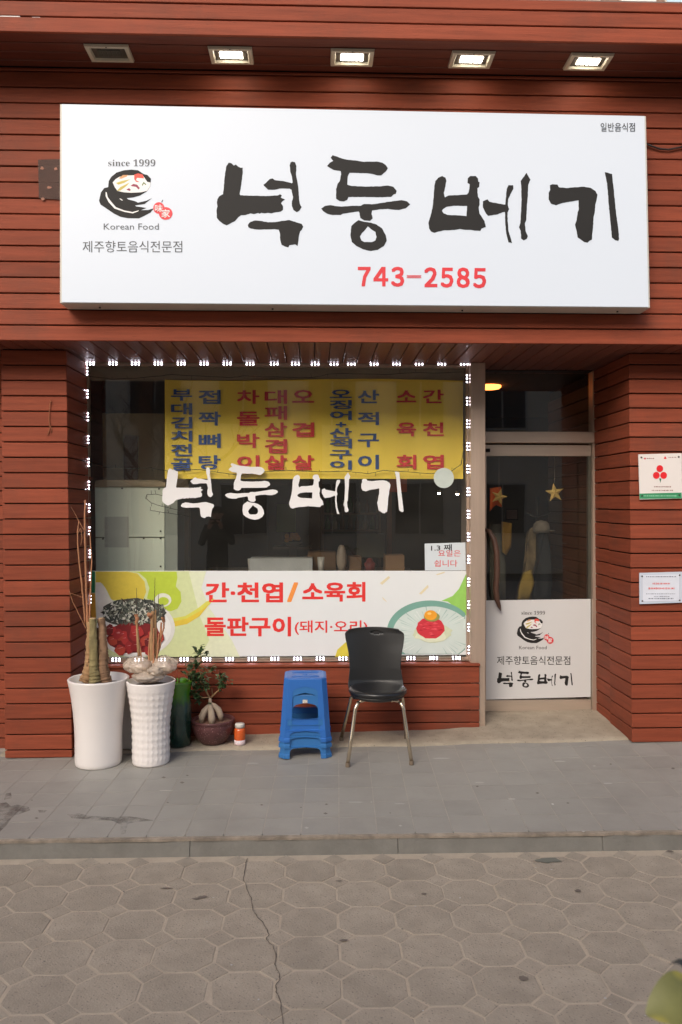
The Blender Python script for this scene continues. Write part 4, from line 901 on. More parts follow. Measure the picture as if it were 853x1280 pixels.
# small bottle
g = ground_at(300, 930); k = dep(g)/F
t = thing('bottle', 'little bottle with orange label and white cap on the concrete step beside the bonsai', 'bottle', tuple(g))
MB().lathe([(.001, 0), (6.6*k, 0), (7*k, .004), (7*k, 6*k)], g, 24).build('label_foot', mat('bottle_white', (222, 208, 210), .4, spot=((206, 96, 110), 140, .3)), t, smooth=True)
MB().lathe([(7*k, 6*k), (7.05*k, 6.1*k), (7.05*k, 17*k), (6.4*k, 19.5*k), (5.2*k, 20.5*k), (.001, 20.6*k)], g, 24).build('body', mat('bottle_orange', (216, 96, 40), .25, var=.2, scale=50, coat=.4), t, smooth=True)
MB().lathe([(.001, 20.6*k), (5.9*k, 20.7*k), (6*k, 25*k), (5.6*k, 25.8*k), (.001, 25.9*k)], g, 24).build('cap', mat('bottle_cap', (220, 216, 206), .4), t, smooth=True)

# ------------------------------------------------------------------ black chair
a = ground_at(435, 958.5); b = ground_at(514.5, 956); c_ = ground_at(427, 925.5); e = ground_at(508, 923)
t = thing('chair', 'black plastic chair with round padded seat and metal legs in front of the window', 'chair', tuple((a+b+c_+e)/4))
sc_ = P(472.5, 862, (a.y+c_.y)/2-.02); sr = 36.6*dep(sc_)/F
sz = sc_.z
SEATM = mat('black_vinyl_seat', (30, 30, 31), .33, var=.06, bump=.1, bscale=200, coat=.1)
MB().lathe([(.001, -.022), (sr*.93, -.022), (sr*.99, -.012), (sr, 0), (sr*.97, .01), (sr*.9, .015), (sr*.6, .016), (.001, .012)], sc_, 48).build('seat', SEATM, t, smooth=True)
MB().lathe([(.001, -.052), (sr*.7, -.05), (sr*.9, -.035), (sr*.93, -.021), (.001, -.021)], sc_, 40).build('seat_base', BLACKP, t, smooth=True)
def legp(foot, top, bend):
    f0 = foot; m_ = Vector((top.x, top.y, top.z-.055)); q = [f0, f0.lerp(m_, .5), m_]
    for i in range(1, 5): u = i/4; q.append(m_.lerp(top, u).lerp(top+(sc_-top)*.0, 0)*(1)+((sc_-top).normalized()*Vector((1, 1, 0)).length*0 if 0 else Vector(((sc_.x-top.x)*.16*u*u, (sc_.y-top.y)*.16*u*u, 0))))
    return q
yf = sc_.y-sr*.70; yr = sc_.y+sr*.72
tops = [Vector((P(444,876,yf).x, yf, sz-.05)), Vector((P(505,876,yf).x, yf, sz-.05)), Vector((P(438,870,yr).x, yr, sz-.05)), Vector((P(504,870,yr).x, yr, sz-.05))]
for foot, tp in zip((a, b, c_, e), tops):
    lg = MB().tube(legp(foot+Vector((0, 0, .02)), tp, 0), .0115, 12).build('leg', CHROME, t, smooth=True)
    MB().tube([foot, foot+Vector((0, 0, .026))], [.014, .0135], 12).build('foot_cap', mat('foot_cap', (112, 98, 82), .6), lg)
MB().tube([tops[0]+Vector((.03, .03, 0)), sc_+Vector((-.05, -.02, -.055)), sc_+Vector((.05, -.02, -.055)), tops[1]+Vector((-.03, .03, 0))], .009, 8).build('cross_tube', CHROME, t, smooth=True)
# backrest: a bowed plastic shell, waisted, with a grip hole
Yb = sc_.y+sr*.86
nu, nv = 60, 72; v = []; f = []; fh = []
out = [(783,436.5,498),(786,433,502),(790,431.5,505),(797,432,505.5),(806,434,504.5),(816,436,502.5),(826,437,501.5),(836,437.5,501),(846,436.5,503),(855,435.5,504.5),(864,436.5,505),(874,442,502)]
def edg(py, i):
    for q, w_ in zip(out, out[1:]):
        if q[0] <= py <= w_[0]: return lerp(q[i], w_[i], (py-q[0])/(w_[0]-q[0]))
    return out[-1][i]
hole_c, hr, hz = (469.5, 790.0), 7.2, 2.8
for j in range(nv+1):
    py = lerp(783.0, 874, j/nv); xl_, xr_ = edg(py, 1), edg(py, 2)
    for i in range(nu+1):
        u = i/nu; px = lerp(xl_, xr_, u); s_ = 2*u-1
        yy = Yb+.05*(1-((py-783)/91))**1.3-.045*s_*s_-.03*max(0, (py-850)/24)
        pyy = py+(1.5+3.2*s_*s_ if j < 10 else 0)*(1-j/10 if j < 10 else 0)-1.2*(1 if j == 0 else 0)
        v.append(P(px, pyy, yy))
for j in range(nv):
    for i in range(nu):
        px = lerp(out[0][1], out[0][2], (i+.5)/nu); py = lerp(783, 874, (j+.5)/nv)
        a_ = j*(nu+1)+i; (fh if ((px-hole_c[0])/hr)**2+((py-hole_c[1])/hz)**2 < 1 else f).append((a_, a_+nu+1, a_+nu+2, a_+1))
bk = part('backrest', v, f, mat('chair_shell', (40, 40, 40), .33, var=.08, scale=3, bump=.25, bscale=260), t, smooth=True)
ids = sorted({i for q in fh for i in q}); ix = {k_: n_ for n_, k_ in enumerate(ids)}
part('grip_recess', [v[i]+Vector((0, .0042, 0)) for i in ids], [tuple(ix[i] for i in q) for q in fh], mat('recess_black', (14, 14, 14), .7), bk)
md = bk.modifiers.new('s', 'SOLIDIFY'); md.thickness = .009; md.offset = 0
md = bk.modifiers.new('b', 'BEVEL'); md.width = .002; md.segments = 2
for x in (452, 490): box('bolt', (P(x,868,yf).x-.006, yf-.008, sz-.046), (P(x,868,yf).x+.006, yf+.004, sz-.036), CHROME, t)

# ------------------------------------------------------------------ stacked blue stools
fl, fr_ = ground_at(350.5, 949), ground_at(412.5, 947)
gx, gy = (fl.x+fr_.x)/2, fl.y+.15; kk = dep(Vector((gx, fl.y, .1)))/F
def stool_mesh():
    Hh = .385; wt, wbm = .128, .156      # half widths at the top and at the foot
    def wo(z): return lerp(wbm, wt, z/Hh)
    def wi(z):  # half width of the opening between the legs; 0 where the side is closed
        u = z/Hh
        if u < .17: return wo(z)*.62*math.sqrt(max(0, 1-(u/.175)**8))
        if u < .37: return 0
        if u < .86: return wo(z)*.58*(math.sqrt(max(0, 1-((u-.74)/.125)**4)) if u > .74 else 1)
        return 0
    n = 64; sides = MB(); ch = .028
    for s_ in range(4):
        c, sn = [(1,0),(0,1),(-1,0),(0,-1)][s_]
        def rot(x, y, z): return (x*c-y*sn, x*sn+y*c, z)
        lv = []
        for i in range(n+1):
            z = Hh*i/n-.004*(i == n); o = wo(z)-ch; q = min(wi(z), o-.002); d_ = wo(z)
            lip = .006 if z < .02 else 0; pan = -.008 if .185*Hh < z < .36*Hh else 0
            lv.append((o, q, d_+lip, z, pan))
        for i in range(n):
            (o0, q0, d0, z0, p0), (o1, q1, d1, z1, p1) = lv[i], lv[i+1]
            if q0 > 0 or q1 > 0:
                for sg in (-1, 1):
                    r4_ = [rot(sg*o0, -d0, z0), rot(sg*q0, -d0, z0), rot(sg*q1, -d1, z1), rot(sg*o1, -d1, z1)]
                    sides.add(r4_ if sg < 0 else r4_[::-1], [(0, 1, 2, 3)])
            else:
                hw = .6*wo(z0)
                sides.add([rot(-o0, -d0, z0), rot(-hw, -d0-p0, z0), rot(hw, -d0-p0, z0), rot(o0, -d0, z0), rot(o1, -d1, z1), rot(.6*wo(z1), -d1-p1, z1), rot(-.6*wo(z1), -d1-p1, z1), rot(-o1, -d1, z1)], [(0,1,6,7),(1,2,5,6),(2,3,4,5)])
            sides.add([rot(o0, -d0, z0), rot(d0, -o0, z0), rot(d1, -o1, z1), rot(o1, -d1, z1)], [(0,1,2,3)])
    top = MB(); o = wt-ch
    ring = [(-o,-wt),(o,-wt),(wt,-o),(wt,o),(o,wt),(-o,wt),(-wt,o),(-wt,-o)]
    lvls = [(1.0, Hh-.005), (.985, Hh), (.90, Hh+.003), (.86, Hh+.001), (.5, Hh+.001), (.12, Hh), (.10, Hh-.008)]
    v = []; f = []
    for s_, z in lvls: v += [(x*s_, y*s_, z) for x, y in ring]
    for i in range(len(lvls)-1):
        for j in range(8): f.append((i*8+j, i*8+(j+1) % 8, i*8+8+(j+1) % 8, i*8+8+j))
    top.add(v, f)
    ribs = MB()
    for y in (-.075, -.05, .05, .075): ribs.box((-.085, y-.003, Hh), (.085, y+.003, Hh+.0035))
    return sides, top, ribs, Hh
sides, top, ribs, SH = stool_mesh()
zg = Lz(gx, gy)+.002
def stool(z, label, m):
    t = thing('plastic_stool', label, 'stool', (0, 0, 0), 'stacked blue plastic stools')
    o = sides.build('legs', m, t); md = o.modifiers.new('s', 'SOLIDIFY'); md.thickness = .004; md.offset = 1
    bm = bmesh.new(); bm.from_mesh(o.data); bmesh.ops.remove_doubles(bm, verts=bm.verts, dist=.0005); bmesh.ops.recalc_face_normals(bm, faces=bm.faces); bm.to_mesh(o.data); bm.free()
    s_ = top.build('seat', m, t); ribs.build('rib', m, s_)
    t.location = (gx, gy, z); t.rotation_euler = (0, 0, R(.5))
    return t
st = (HC-(836.5-HY)*dep(Vector((gx, gy+.12, 0)))/F)-(HC-(949-HY)*kk)
s1 = stool(zg, 'lowest of the three stacked blue plastic stools, standing on the terrace tiles', mat('blue_plastic_old', (48, 108, 168), .42, var=.06))
s2 = stool(zg+.062, 'middle one of three stacked blue plastic stools, seen through the top stool opening', MATS['blue_plastic_old'])
s3 = stool(zg+.100, 'topmost of the three stacked blue plastic stools beside the black chair', BLUE)
stk = MB().box((-.016, 0, -.009), (.013, .0012, .012)).build('price_sticker', mat('sticker_paper', (206, 200, 186), .6, spot=((150, 60, 50), 90, .25)), s1); stk.location = (.0, -.139, .345)
# ------------------------------------------------------------------ foreground shrub at the lower right corner
t = thing('leafy_shrub', 'blurred green and yellow leaf of a plant close to the camera, bottom right corner', 'plant', (.62, .86, 0))
LG = mat('variegated_leaf', (124, 122, 66), .5, var=.35, scale=14, spot=((158, 148, 66), 22, .3))
def bigleaf(c, tip, wd, m=LG):
    c = Vector(c); tip = Vector(tip); dr = tip-c; s_ = dr.cross(Vector((0, -.6, 1))).normalized(); up_ = s_.cross(dr).normalized(); n = 12; v = []; f = []
    for i in range(n+1):
        u = i/n; w_ = wd*math.sin(PI*min(1, u*.96+.03))**.7; m0 = c+dr*u+up_*(.018*math.sin(PI*u))
        v += [m0+s_*w_+up_*w_*.25, m0+s_*w_*.5+up_*w_*.08, m0, m0-s_*w_*.5+up_*w_*.08, m0-s_*w_+up_*w_*.25]
    for i in range(n):
        for j in range(4): a_ = 5*i+j; f.append((a_, a_+1, a_+6, a_+5))
    return part('leaf', v, f, m, t, smooth=True)
bigleaf(P(885, 1262, .86), P(808, 1268, .84), .030); bigleaf(P(900, 1240, .9), P(905, 1330, .8), .03); bigleaf(P(880, 1310, .85), P(850, 1345, .8), .025)
bigleaf(P(866, 1228, .88), P(836, 1206, .9), .005, mat('dark_leaf', (48, 52, 52), .6)); bigleaf(P(930, 1260, .9), P(990, 1230, .95), .03)
MB().tube([(.62, .86, 0), (.60, .88, .5), (.58, .87, .95), P(885, 1262, .86), P(866, 1228, .88)], [.012, .01, .007, .004, .002], 8).build('stem', TWIG, t, smooth=True)
MB().tube([(.60, .87, .8), (.63, .88, 1.0), P(905, 1245, .9)], [.006, .004, .002], 6).build('stem', TWIG, t, smooth=True)

# ------------------------------------------------------------------ things seen dimly through the glass
def thin(x0, y0, x1, y1, Y, dpt): a = P(x0, y1, Y); b = P(x1, y0, Y); return (a.x, Y, a.z), (b.x, Y+dpt, b.z)
CAB = mat('cabinet_paint', (222, 228, 208), .45, var=.04, scale=2)
a, b = thin(111, 609, 206, 790, 5.78, .5)
t = thing('cabinet', 'pale grey-green metal cabinet with rivets standing inside behind the left of the window', 'cabinet', ((a[0]+b[0])/2, 6.0, .16))
zz = P(150, 672, 5.78).z
MB().box(a, (b[0], b[1], zz-.003)).build('lower_panel', CAB, t, bevel=.004); MB().box((a[0], a[1], zz+.003), b).build('upper_panel', CAB, t, bevel=.004); MB().box((a[0]+.02, 5.80, .16), (b[0]-.02, 6.2, a[2])).build('base', CAB, t)
MB().slab([(a[0], 5.77, b[2]+.002), (b[0]+.005, 5.77, b[2]+.002), (b[0]+.005, 5.8, b[2]+.03), (b[0]-.06, 5.8, b[2]+.052), (a[0]+.1, 5.8, b[2]+.055), (a[0], 5.8, b[2]+.04)][::-1], (0, .45, 0)).build('cornice', mat('cab_top', (158, 140, 112), .6), t)
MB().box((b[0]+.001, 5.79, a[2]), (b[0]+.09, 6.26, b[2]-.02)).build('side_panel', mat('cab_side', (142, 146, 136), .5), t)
for x, y in ((153,610.5),(199,611),(129,673.5),(180,673),(201,664),(201,673),(201,708)): p = P(x, y, 5.778); MB().box((p.x-.005, 5.772, p.z-.005), (p.x+.005, 5.78, p.z+.005)).build('rivet', DARKGAP, t)
p = P(146, 665, 5.777); MB().box((p.x-.085, 5.7765, p.z-.11), (p.x+.085, 5.7785, p.z+.11)).build('paper', mat('faded_paper', (188, 190, 176), .6), t)
def prop(name, label, cat, r4_, Y, dpt, m, extra=None):
    a, b = thin(*r4_, Y, dpt); o = MB().box(a, b).build(name, m, None, bevel=.004); tag(o, label, cat); return o
gp = prop('poster', 'green paper poster on the dark back wall seen through the window', 'poster', (346,630,370,665), 7.4, .01, mat('green_paper', (110, 132, 44), .7)); 
prop('poster_hanger', 'dark board carrying the green poster inside the restaurant', 'board', (335,606,400,700), 7.42, .03, mat('dark_board', (44, 40, 32), .8))
prop('orange_sign', 'small orange paper sign hanging inside behind the last white letter', 'sign', (487,586,509,615), 6.0, .01, mat('orange_paper', (212, 92, 36), .6))
tb = thing('counter', 'dark service counter inside the restaurant behind the food banner', 'counter', tuple(P(380, 760, 6.3)))
a, b = thin(250, 716, 520, 900, 6.3, .6); box('counter_top', (a[0], a[1]-.02, b[2]-.03), (b[0], b[1], b[2]), mat('counter_top', (96, 74, 54), .4), tb); box('counter_body', (a[0]+.02, a[1], .16), (b[0]-.02, b[1]-.03, b[2]-.032), mat('counter_body', (60, 48, 38), .6), tb)
ctz = b[2]
def on_counter(name, label, cat, x0, y0, x1, Y, dpt, m, lathe=None):
    k = Y; xa, xb = P(x0, y0, Y).x, P(x1, y0, Y).x; z1 = P(x0, y0, Y).z
    if lathe: o = MB().lathe([(r*(xb-xa)/2, z*(z1-ctz)) for r, z in lathe], ((xa+xb)/2, Y+.05, ctz+.001), 20).build(name, m, None, smooth=True)
    else: o = MB().box((xa, Y, ctz+.001), (xb, Y+dpt, z1)).build(name, m, None, bevel=.003)
    tag(o, label, cat)
on_counter('white_box', 'wide white box on the counter just above the food banner', 'box', 312, 698, 391, 6.35, .2, mat('white_card', (214, 214, 210), .6))
on_counter('cup', 'white paper cup left of the wide white box on the counter', 'cup', 309, 699, 318, 6.33, .1, mat('white_cup', (214, 208, 196), .5), [(.001,0),(.75,0),(1,1),(.9,1),(.7,.1),(.001,.1)])
on_counter('cup', 'white paper cup right of the wide white box on the counter', 'cup', 397, 697, 406, 6.33, .1, MATS['white_cup'], [(.001,0),(.75,0),(1,1),(.9,1),(.7,.1),(.001,.1)])
CARD = mat('cardboard', (150, 116, 84), .8, var=.1)
on_counter('cardboard_box', 'brown cardboard box on the counter behind the right-hand cup', 'box', 385, 690, 420, 6.55, .2, CARD); on_counter('cardboard_box', 'small brown box on the counter right of the oval pale jar', 'box', 436, 696, 452, 6.5, .2, CARD); on_counter('cardboard_box', 'brown carton at the right end of the counter by the wooden post', 'box', 482, 694, 506, 6.4, .2, CARD)
on_counter('jar', 'tall oval pale jar standing on the counter between brown boxes', 'jar', 421, 682, 434, 6.4, .1, mat('pale_jar', (186, 168, 148), .4), [(.001,0),(.6,0),(.95,.3),(1,.6),(.7,.9),(.4,1),(.001,1)])
on_counter('sauce_pot', 'small dark pot with red base on the counter inside', 'pot', 456, 698, 470, 6.4, .1, mat('dark_red', (120, 40, 34), .5), [(.001,0),(.9,0),(1,.6),(.8,.65),(.5,.9),(.2,1),(.001,1)])
prop('till_screen', 'grey monitor standing at the back of the counter', 'monitor', (446,667,481,697), 6.7, .04, mat('grey_screen', (104, 100, 80), .4)); 
sh = thing('fruit_bowl', 'bowl of orange fruit on a shelf below the green poster inside', 'bowl', tuple(P(366, 684, 6.8)))
c0 = P(366, 683, 6.8); MB().lathe([(.001,0),(.03,0),(.085,.035),(.08,.035),(.03,.008),(.001,.008)], c0, 24).build('bowl', mat('bowl_white', (150, 142, 130), .4), sh, smooth=True)
for i in range(9): MB().lathe([(.001,0),(.016,.005),(.022,.02),(.016,.036),(.001,.04)], c0+Vector((random.uniform(-.05,.05), random.uniform(-.05,.03), .03+random.uniform(0,.05))), 10).build('fruit', mat('orange_fruit', (222, 148, 40), .5), sh, smooth=True)
MB().box((c0.x-.16, 6.7, c0.z-.02), (c0.x+.16, 7.0, c0.z-.001)).build('shelf_board', mat('shelf_board', (84, 64, 46), .6), sh)
MB().box((c0.x-.03, 6.84, ctz), (c0.x+.03, 6.9, c0.z-.021)).build('shelf_leg', MATS['shelf_board'], sh)
vx = P(741, 650, DY).x+.01; z = .2     # planked side wall of the entrance lobby
lb = box('lobby_wall', (vx+.021, 5.86, .16), (vx+.08, 6.95, ZS), DARKGAP, B)
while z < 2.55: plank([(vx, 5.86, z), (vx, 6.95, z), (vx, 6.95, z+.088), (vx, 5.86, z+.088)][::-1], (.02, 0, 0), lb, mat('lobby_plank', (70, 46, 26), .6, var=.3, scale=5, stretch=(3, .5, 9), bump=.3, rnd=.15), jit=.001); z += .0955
# hanging stars, cap, coats behind the door
STAR = mat('gold_paper', (222, 186, 104), .4, metal=.2, var=.15)
def star(px, py, Y, r, label, rz=0):
    c = P(px, py, Y); t = thing('star_ornament', label, 'ornament', tuple(c), 'paper stars hanging behind the door glass'); v = [Vector((0, -.02, 0)), Vector((0, .02, 0))]
    for i in range(10): a_ = PI/2+i*PI/5+rz; q = r if i % 2 == 0 else r*.40; v.append(Vector((q*math.cos(a_), 0, q*math.sin(a_))))
    f = []
    for i in range(10): f += [(0, 2+i, 2+(i+1) % 10), (1, 2+(i+1) % 10, 2+i)]
    part('star', [c+q for q in v], f, STAR, t); MB().tube([c+Vector((0, 0, r*.9)), Vector((c.x, c.y, P(px, 572, Y).z+.04))], .0015, 5).build('string', mat('string', (150, 130, 110), .8), t)
star(693.5, 616, 5.95, .075, 'gold paper star hanging behind the door glass, right of centre', .12); star(624, 621, 6.0, .065, 'gold paper star hanging behind the door glass beside the orange pouch', -.3)
def cloth(name, label, cat, outline, Y, thick, m, wav=.02):
    # hanging cloth: closed outline in pixels filled and swollen
    bm = bmesh.new(); vs_ = [bm.verts.new(P(x, y, Y)) for x, y in outline]; bm.faces.new(vs_); bmesh.ops.triangulate(bm, faces=bm.faces[:]); bmesh.ops.subdivide_edges(bm, edges=bm.edges[:], cuts=2, use_grid_fill=True)
    rg = random.Random(len(label))
    for q in bm.verts: q.co.y += wav*math.sin(q.co.x*40+q.co.z*6)+rg.uniform(-.003, .003)
    r_ = bmesh.ops.extrude_face_region(bm, geom=bm.faces[:])
    for q in r_['geom']:
        if isinstance(q, bmesh.types.BMVert): q.co.y += thick
    bmesh.ops.recalc_face_normals(bm, faces=bm.faces)
    me = bpy.data.meshes.new(name); bm.to_mesh(me); bm.free(); me.materials.append(m); o = bpy.data.objects.new(name, me); C.objects.link(o); tag(o, label, cat)
    for p_ in me.polygons: p_.use_smooth = True
    return o
cloth('cloth_pouch', 'orange cloth pouch hanging inside the door beside a gold star', 'pouch', [(613.5,610),(626,608.5),(628,620),(627,634),(621,631),(617,634),(613,639)], 6.05, .02, mat('orange_cloth', (222, 98, 36), .8, var=.2), .01)
cloth('coat', 'pale khaki coat hanging inside the door under the cap', 'coat', [(661,668),(666,660),(676,658),(683,664),(682,690),(676,704),(672,716),(668,736),(664,752),(647,752),(650,734),(655,716),(659,690)], 6.3, .06, mat('khaki_cloth', (112, 94, 66), .9, var=.7, scale=9)); cloth('coat', 'dark coat hanging behind the khaki coat inside the door', 'coat', [(670,655),(679,650),(682,700),(684,752),(664,752),(666,720)], 6.42, .08, mat('dark_cloth', (38, 36, 34), .9))
cloth('coat', 'long pale grey coat hanging at the left behind the door handle', 'coat', [(614,655),(627,655),(631,690),(632,752),(616,752),(613,700)], 6.4, .07, mat('grey_cloth', (92, 88, 76), .9, var=.2)); cloth('scarf', 'mustard yellow scarf hanging next to the pale grey coat inside the door', 'scarf', [(628,652),(640,654),(640,684),(633,694),(628,690)], 6.35, .03, mat('mustard_cloth', (156, 118, 42), .9))
cloth('bag', 'black bag hanging in front of the khaki coat inside the door', 'bag', [(674,668),(681,664),(687,676),(690,720),(688,752),(668,752),(669,724),(674,704)], 6.2, .08, mat('black_cloth', (16, 16, 16), .8), .015); cloth('shawl', 'ochre shawl hanging low between the coats inside the door', 'shawl', [(655,716),(664,712),(668,728),(664,740),(660,752),(648,752),(650,734)], 6.22, .03, mat('ochre_cloth', (132, 108, 48), .9, var=.4), .015)
cp0 = P(677, 664, 6.2); t = thing('cap', 'grey peaked cap hanging above the khaki coat inside the door', 'cap', tuple(cp0)); CG = mat('cap_cloth', (104, 94, 80), .9, var=.1)
MB().lathe([(.062, -.01), (.066, .02), (.06, .055), (.035, .078), (.001, .084)], cp0, 20).build('crown', CG, t, smooth=True); MB().slab([cp0+Vector(q) for q in ((.03,-.05,0), (.09,-.04,.003), (.105,0,-.004), (.09,.04,.003), (.03,.05,0))], (0, 0, .006)).build('peak', CG, t)
rk = thing('coat_rack', 'dark coat rack pole behind the coats inside the door', 'coat rack', tuple(P(675, 760, 6.4))); px_ = P(676, 700, 6.4).x
MB().tube([(px_, 6.5, .16), (px_, 6.5, 1.75)], .014, 10).build('pole', MATS['dark_cloth'], rk); MB().tube([(px_-.1, 6.48, 1.62), (px_, 6.48, 1.58), (px_+.1, 6.48, 1.62)], .009, 8).build('arm', MATS['dark_cloth'], rk)
t = thing('framed_picture', 'small framed picture on the dark wall inside the door', 'picture', tuple(P(640, 645, 7.2))); a, b = thin(632, 636, 648, 650, 7.2, .02); box('frame', a, b, DARKGAP, t); box('print', (a[0]+.01, 7.195, a[2]+.01), (b[0]-.01, 7.199, b[2]-.01), mat('dull_print', (120, 96, 84), .5), t)
# warm lamp seen through the transom light
lp = thing('ceiling_lamp', 'round warm ceiling lamp glowing inside, seen through the glass above the door', 'lamp', tuple(P(614, 486, 6.9))); c0 = P(612, 486, 6.9)
MB().lathe([(.001,0),(.085,0),(.10,.012),(.10,.03),(.001,.03)], c0, 24).build('shade', mat('warm_lamp', (255, 190, 120), .5, emis=4, ecol=(255, 140, 66)), lp, smooth=True); MB().tube([c0+Vector((0,0,.03)), (c0.x, c0.y, ZS+.06)], .006, 6).build('cord', DARKGAP, lp)

# ------------------------------------------------------------------ the street behind the camera, mirrored in the glass
fb_ = thing('opposite_building', 'beige rendered building across the street with rows of dark windows, mirrored in the glass', 'building', (0, -8, 0))
OW = mat('opposite_render', (226, 214, 190), .85, var=.12, scale=1); OWI = mat('opposite_window', (52, 60, 66), .15)
box('wall', (-14, -9, 0), (14, -8, 7.5), OW, fb_); box('parapet', (-14.1, -9, 7.5), (14.1, -7.9, 7.8), mat('parapet', (120, 108, 92), .8), fb_)
for fz in (1.0, 3.6, 5.6):
    for i in range(-6, 7):
        x = i*2.1+.4; wn = box('window', (x-.62, -7.99, fz-.05), (x+.62, -7.96, fz+1.25), mat('opp_frame', (196, 190, 176), .6), fb_); box('pane', (x-.56, -7.958, fz), (x-.02, -7.95, fz+1.2), OWI, wn); box('pane', (x+.02, -7.958, fz), (x+.56, -7.95, fz+1.2), OWI, wn)
for i in range(-3, 4): box('pilaster', (i*4-.15, -7.98, 0), (i*4+.15, -7.86, 7.5), mat('pilaster', (132, 88, 66), .8), fb_)
tr = thing('bare_tree', 'leafless street tree behind the camera, its branches mirrored in the window', 'tree', (-2.9, -3.2, 0))
rt = random.Random(5); mbt = MB(); mbb = MB()
def branch(p, dr, L_, r, lvl):
    q = [p]; rs = [r]; d_ = dr.normalized()
    n = 6
    for i in range(n): d_ = (d_+Vector((rt.uniform(-.22, .22), rt.uniform(-.22, .22), rt.uniform(-.08, .16)))).normalized(); q.append(q[-1]+d_*L_/n); rs.append(r*(1-.6*(i+1)/n))
    (mbt if lvl == 0 else mbb).tube(q, rs, 7 if lvl < 2 else 5)
    if lvl < 4:
        for _ in range(5 if lvl < 3 else 4):
            k_ = rt.randint(2, n); a_ = rt.uniform(0, 2*PI); branch(q[k_], (d_*.6+Vector((math.cos(a_), math.sin(a_), rt.uniform(.1, .7)))), L_*rt.uniform(.45, .7), rs[k_]*.62, lvl+1)
branch(Vector((-2.9, -3.2, 0)), Vector((.05, 0, 1)), 2.8, .14, 0)
TB = mat('tree_bark', (70, 58, 46), .9, var=.3, scale=12, bump=1); mbt.build('trunk', TB, tr, smooth=True); mbb.build('crown', TB, tr, kind='stuff')

# pale chips painted as light glinting through the gaps between planks
CH = mat('gap_glint', (226, 224, 220), .6)
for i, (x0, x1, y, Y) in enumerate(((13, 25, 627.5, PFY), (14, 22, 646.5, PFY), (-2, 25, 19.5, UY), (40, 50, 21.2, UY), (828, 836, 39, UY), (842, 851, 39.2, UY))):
    a, b = P(x0, y, Y), P(x1, y, Y); box('glint_chip', (a.x, Y+.004, a.z-.0022), (b.x, Y+.012, a.z+.0022), CH, B)

# ------------------------------------------------------------------ passer-by on the street behind the camera, mirrored faintly in the window
pb = Vector((-1.52, -1.3, 0)); pn = thing('person', 'person in dark jacket and cap standing on the street, mirrored faintly in the window', 'person', tuple(pb))
def skin(name, joints, links, m, parent, sub=2):
    me = bpy.data.meshes.new(name); me.from_pydata([tuple(Vector(j[0])) for j in joints], links, []); me.materials.append(m)
    o = bpy.data.objects.new(name, me); link(o, parent)
    k = o.modifiers.new('skin', 'SKIN'); k.use_smooth_shade = True
    for i, j in enumerate(joints): me.skin_vertices[0].data[i].radius = (j[1], j[2] if len(j) > 2 else j[1])
    me.skin_vertices[0].data[0].use_root = True
    q = o.modifiers.new('sub', 'SUBSURF'); q.levels = sub; q.render_levels = sub
    return o
JK = mat('dark_jacket', (40, 40, 46), .8, var=.2, scale=8, bump=.4, bscale=20); TRS = mat('dark_trousers', (36, 40, 54), .85, var=.15, bump=.3); SKN = mat('skin', (196, 150, 126), .55, var=.05)
J = [((0,0,.92),.15,.11),((0,0,1.10),.145,.105),((0,0,1.27),.17,.11),((0,.01,1.37),.10,.08),((0,.015,1.43),.055,.055),
     ((.17,0,1.33),.07),((.25,.04,1.09),.052),((.17,.22,1.20),.04),((.09,.30,1.34),.032),
     ((-.17,0,1.33),.07),((-.25,.04,1.09),.052),((-.17,.22,1.20),.04),((-.09,.30,1.34),.032),
     ((.09,0,.82),.10),((.11,.02,.47),.065),((.12,-.01,.10),.048),((.125,.10,.04),.045,.04),((-.09,0,.82),.10),((-.11,.02,.47),.065),((-.12,-.01,.10),.048),((-.125,.10,.04),.045,.04)]
skin('body', J, [(0,1),(1,2),(2,3),(3,4),(2,5),(5,6),(6,7),(7,8),(2,9),(9,10),(10,11),(11,12),(0,13),(13,14),(14,15),(15,16),(0,17),(17,18),(18,19),(19,20)], JK, pn)
hd = MB(); hc = pb+Vector((0, .04, 1.55)); hv_ = []; hf_ = []
for i in range(17):
    th = PI*i/16
    for j in range(24):
        a = 2*PI*j/24; x = math.sin(th)*math.cos(a); y = math.sin(th)*math.sin(a); z = math.cos(th)
        jaw = 1-.25*max(0, -z)**1.5; nose = .022*math.exp(-((x/.16)**2+((z+.12)/.22)**2)) if y > 0 else 0; eye = -.008*(math.exp(-(((x-.4)/.2)**2+((z-.08)/.16)**2))+math.exp(-(((x+.4)/.2)**2+((z-.08)/.16)**2))) if y > 0 else 0
        hv_.append(hc+Vector((.076*x*jaw, .095*y*jaw+nose+eye, .115*z)))
for i in range(16):
    for j in range(24): a = i*24+j; b = i*24+(j+1) % 24; hf_.append((a, b, b+24, a+24))
part('head', hv_, hf_, SKN, pn, smooth=True)
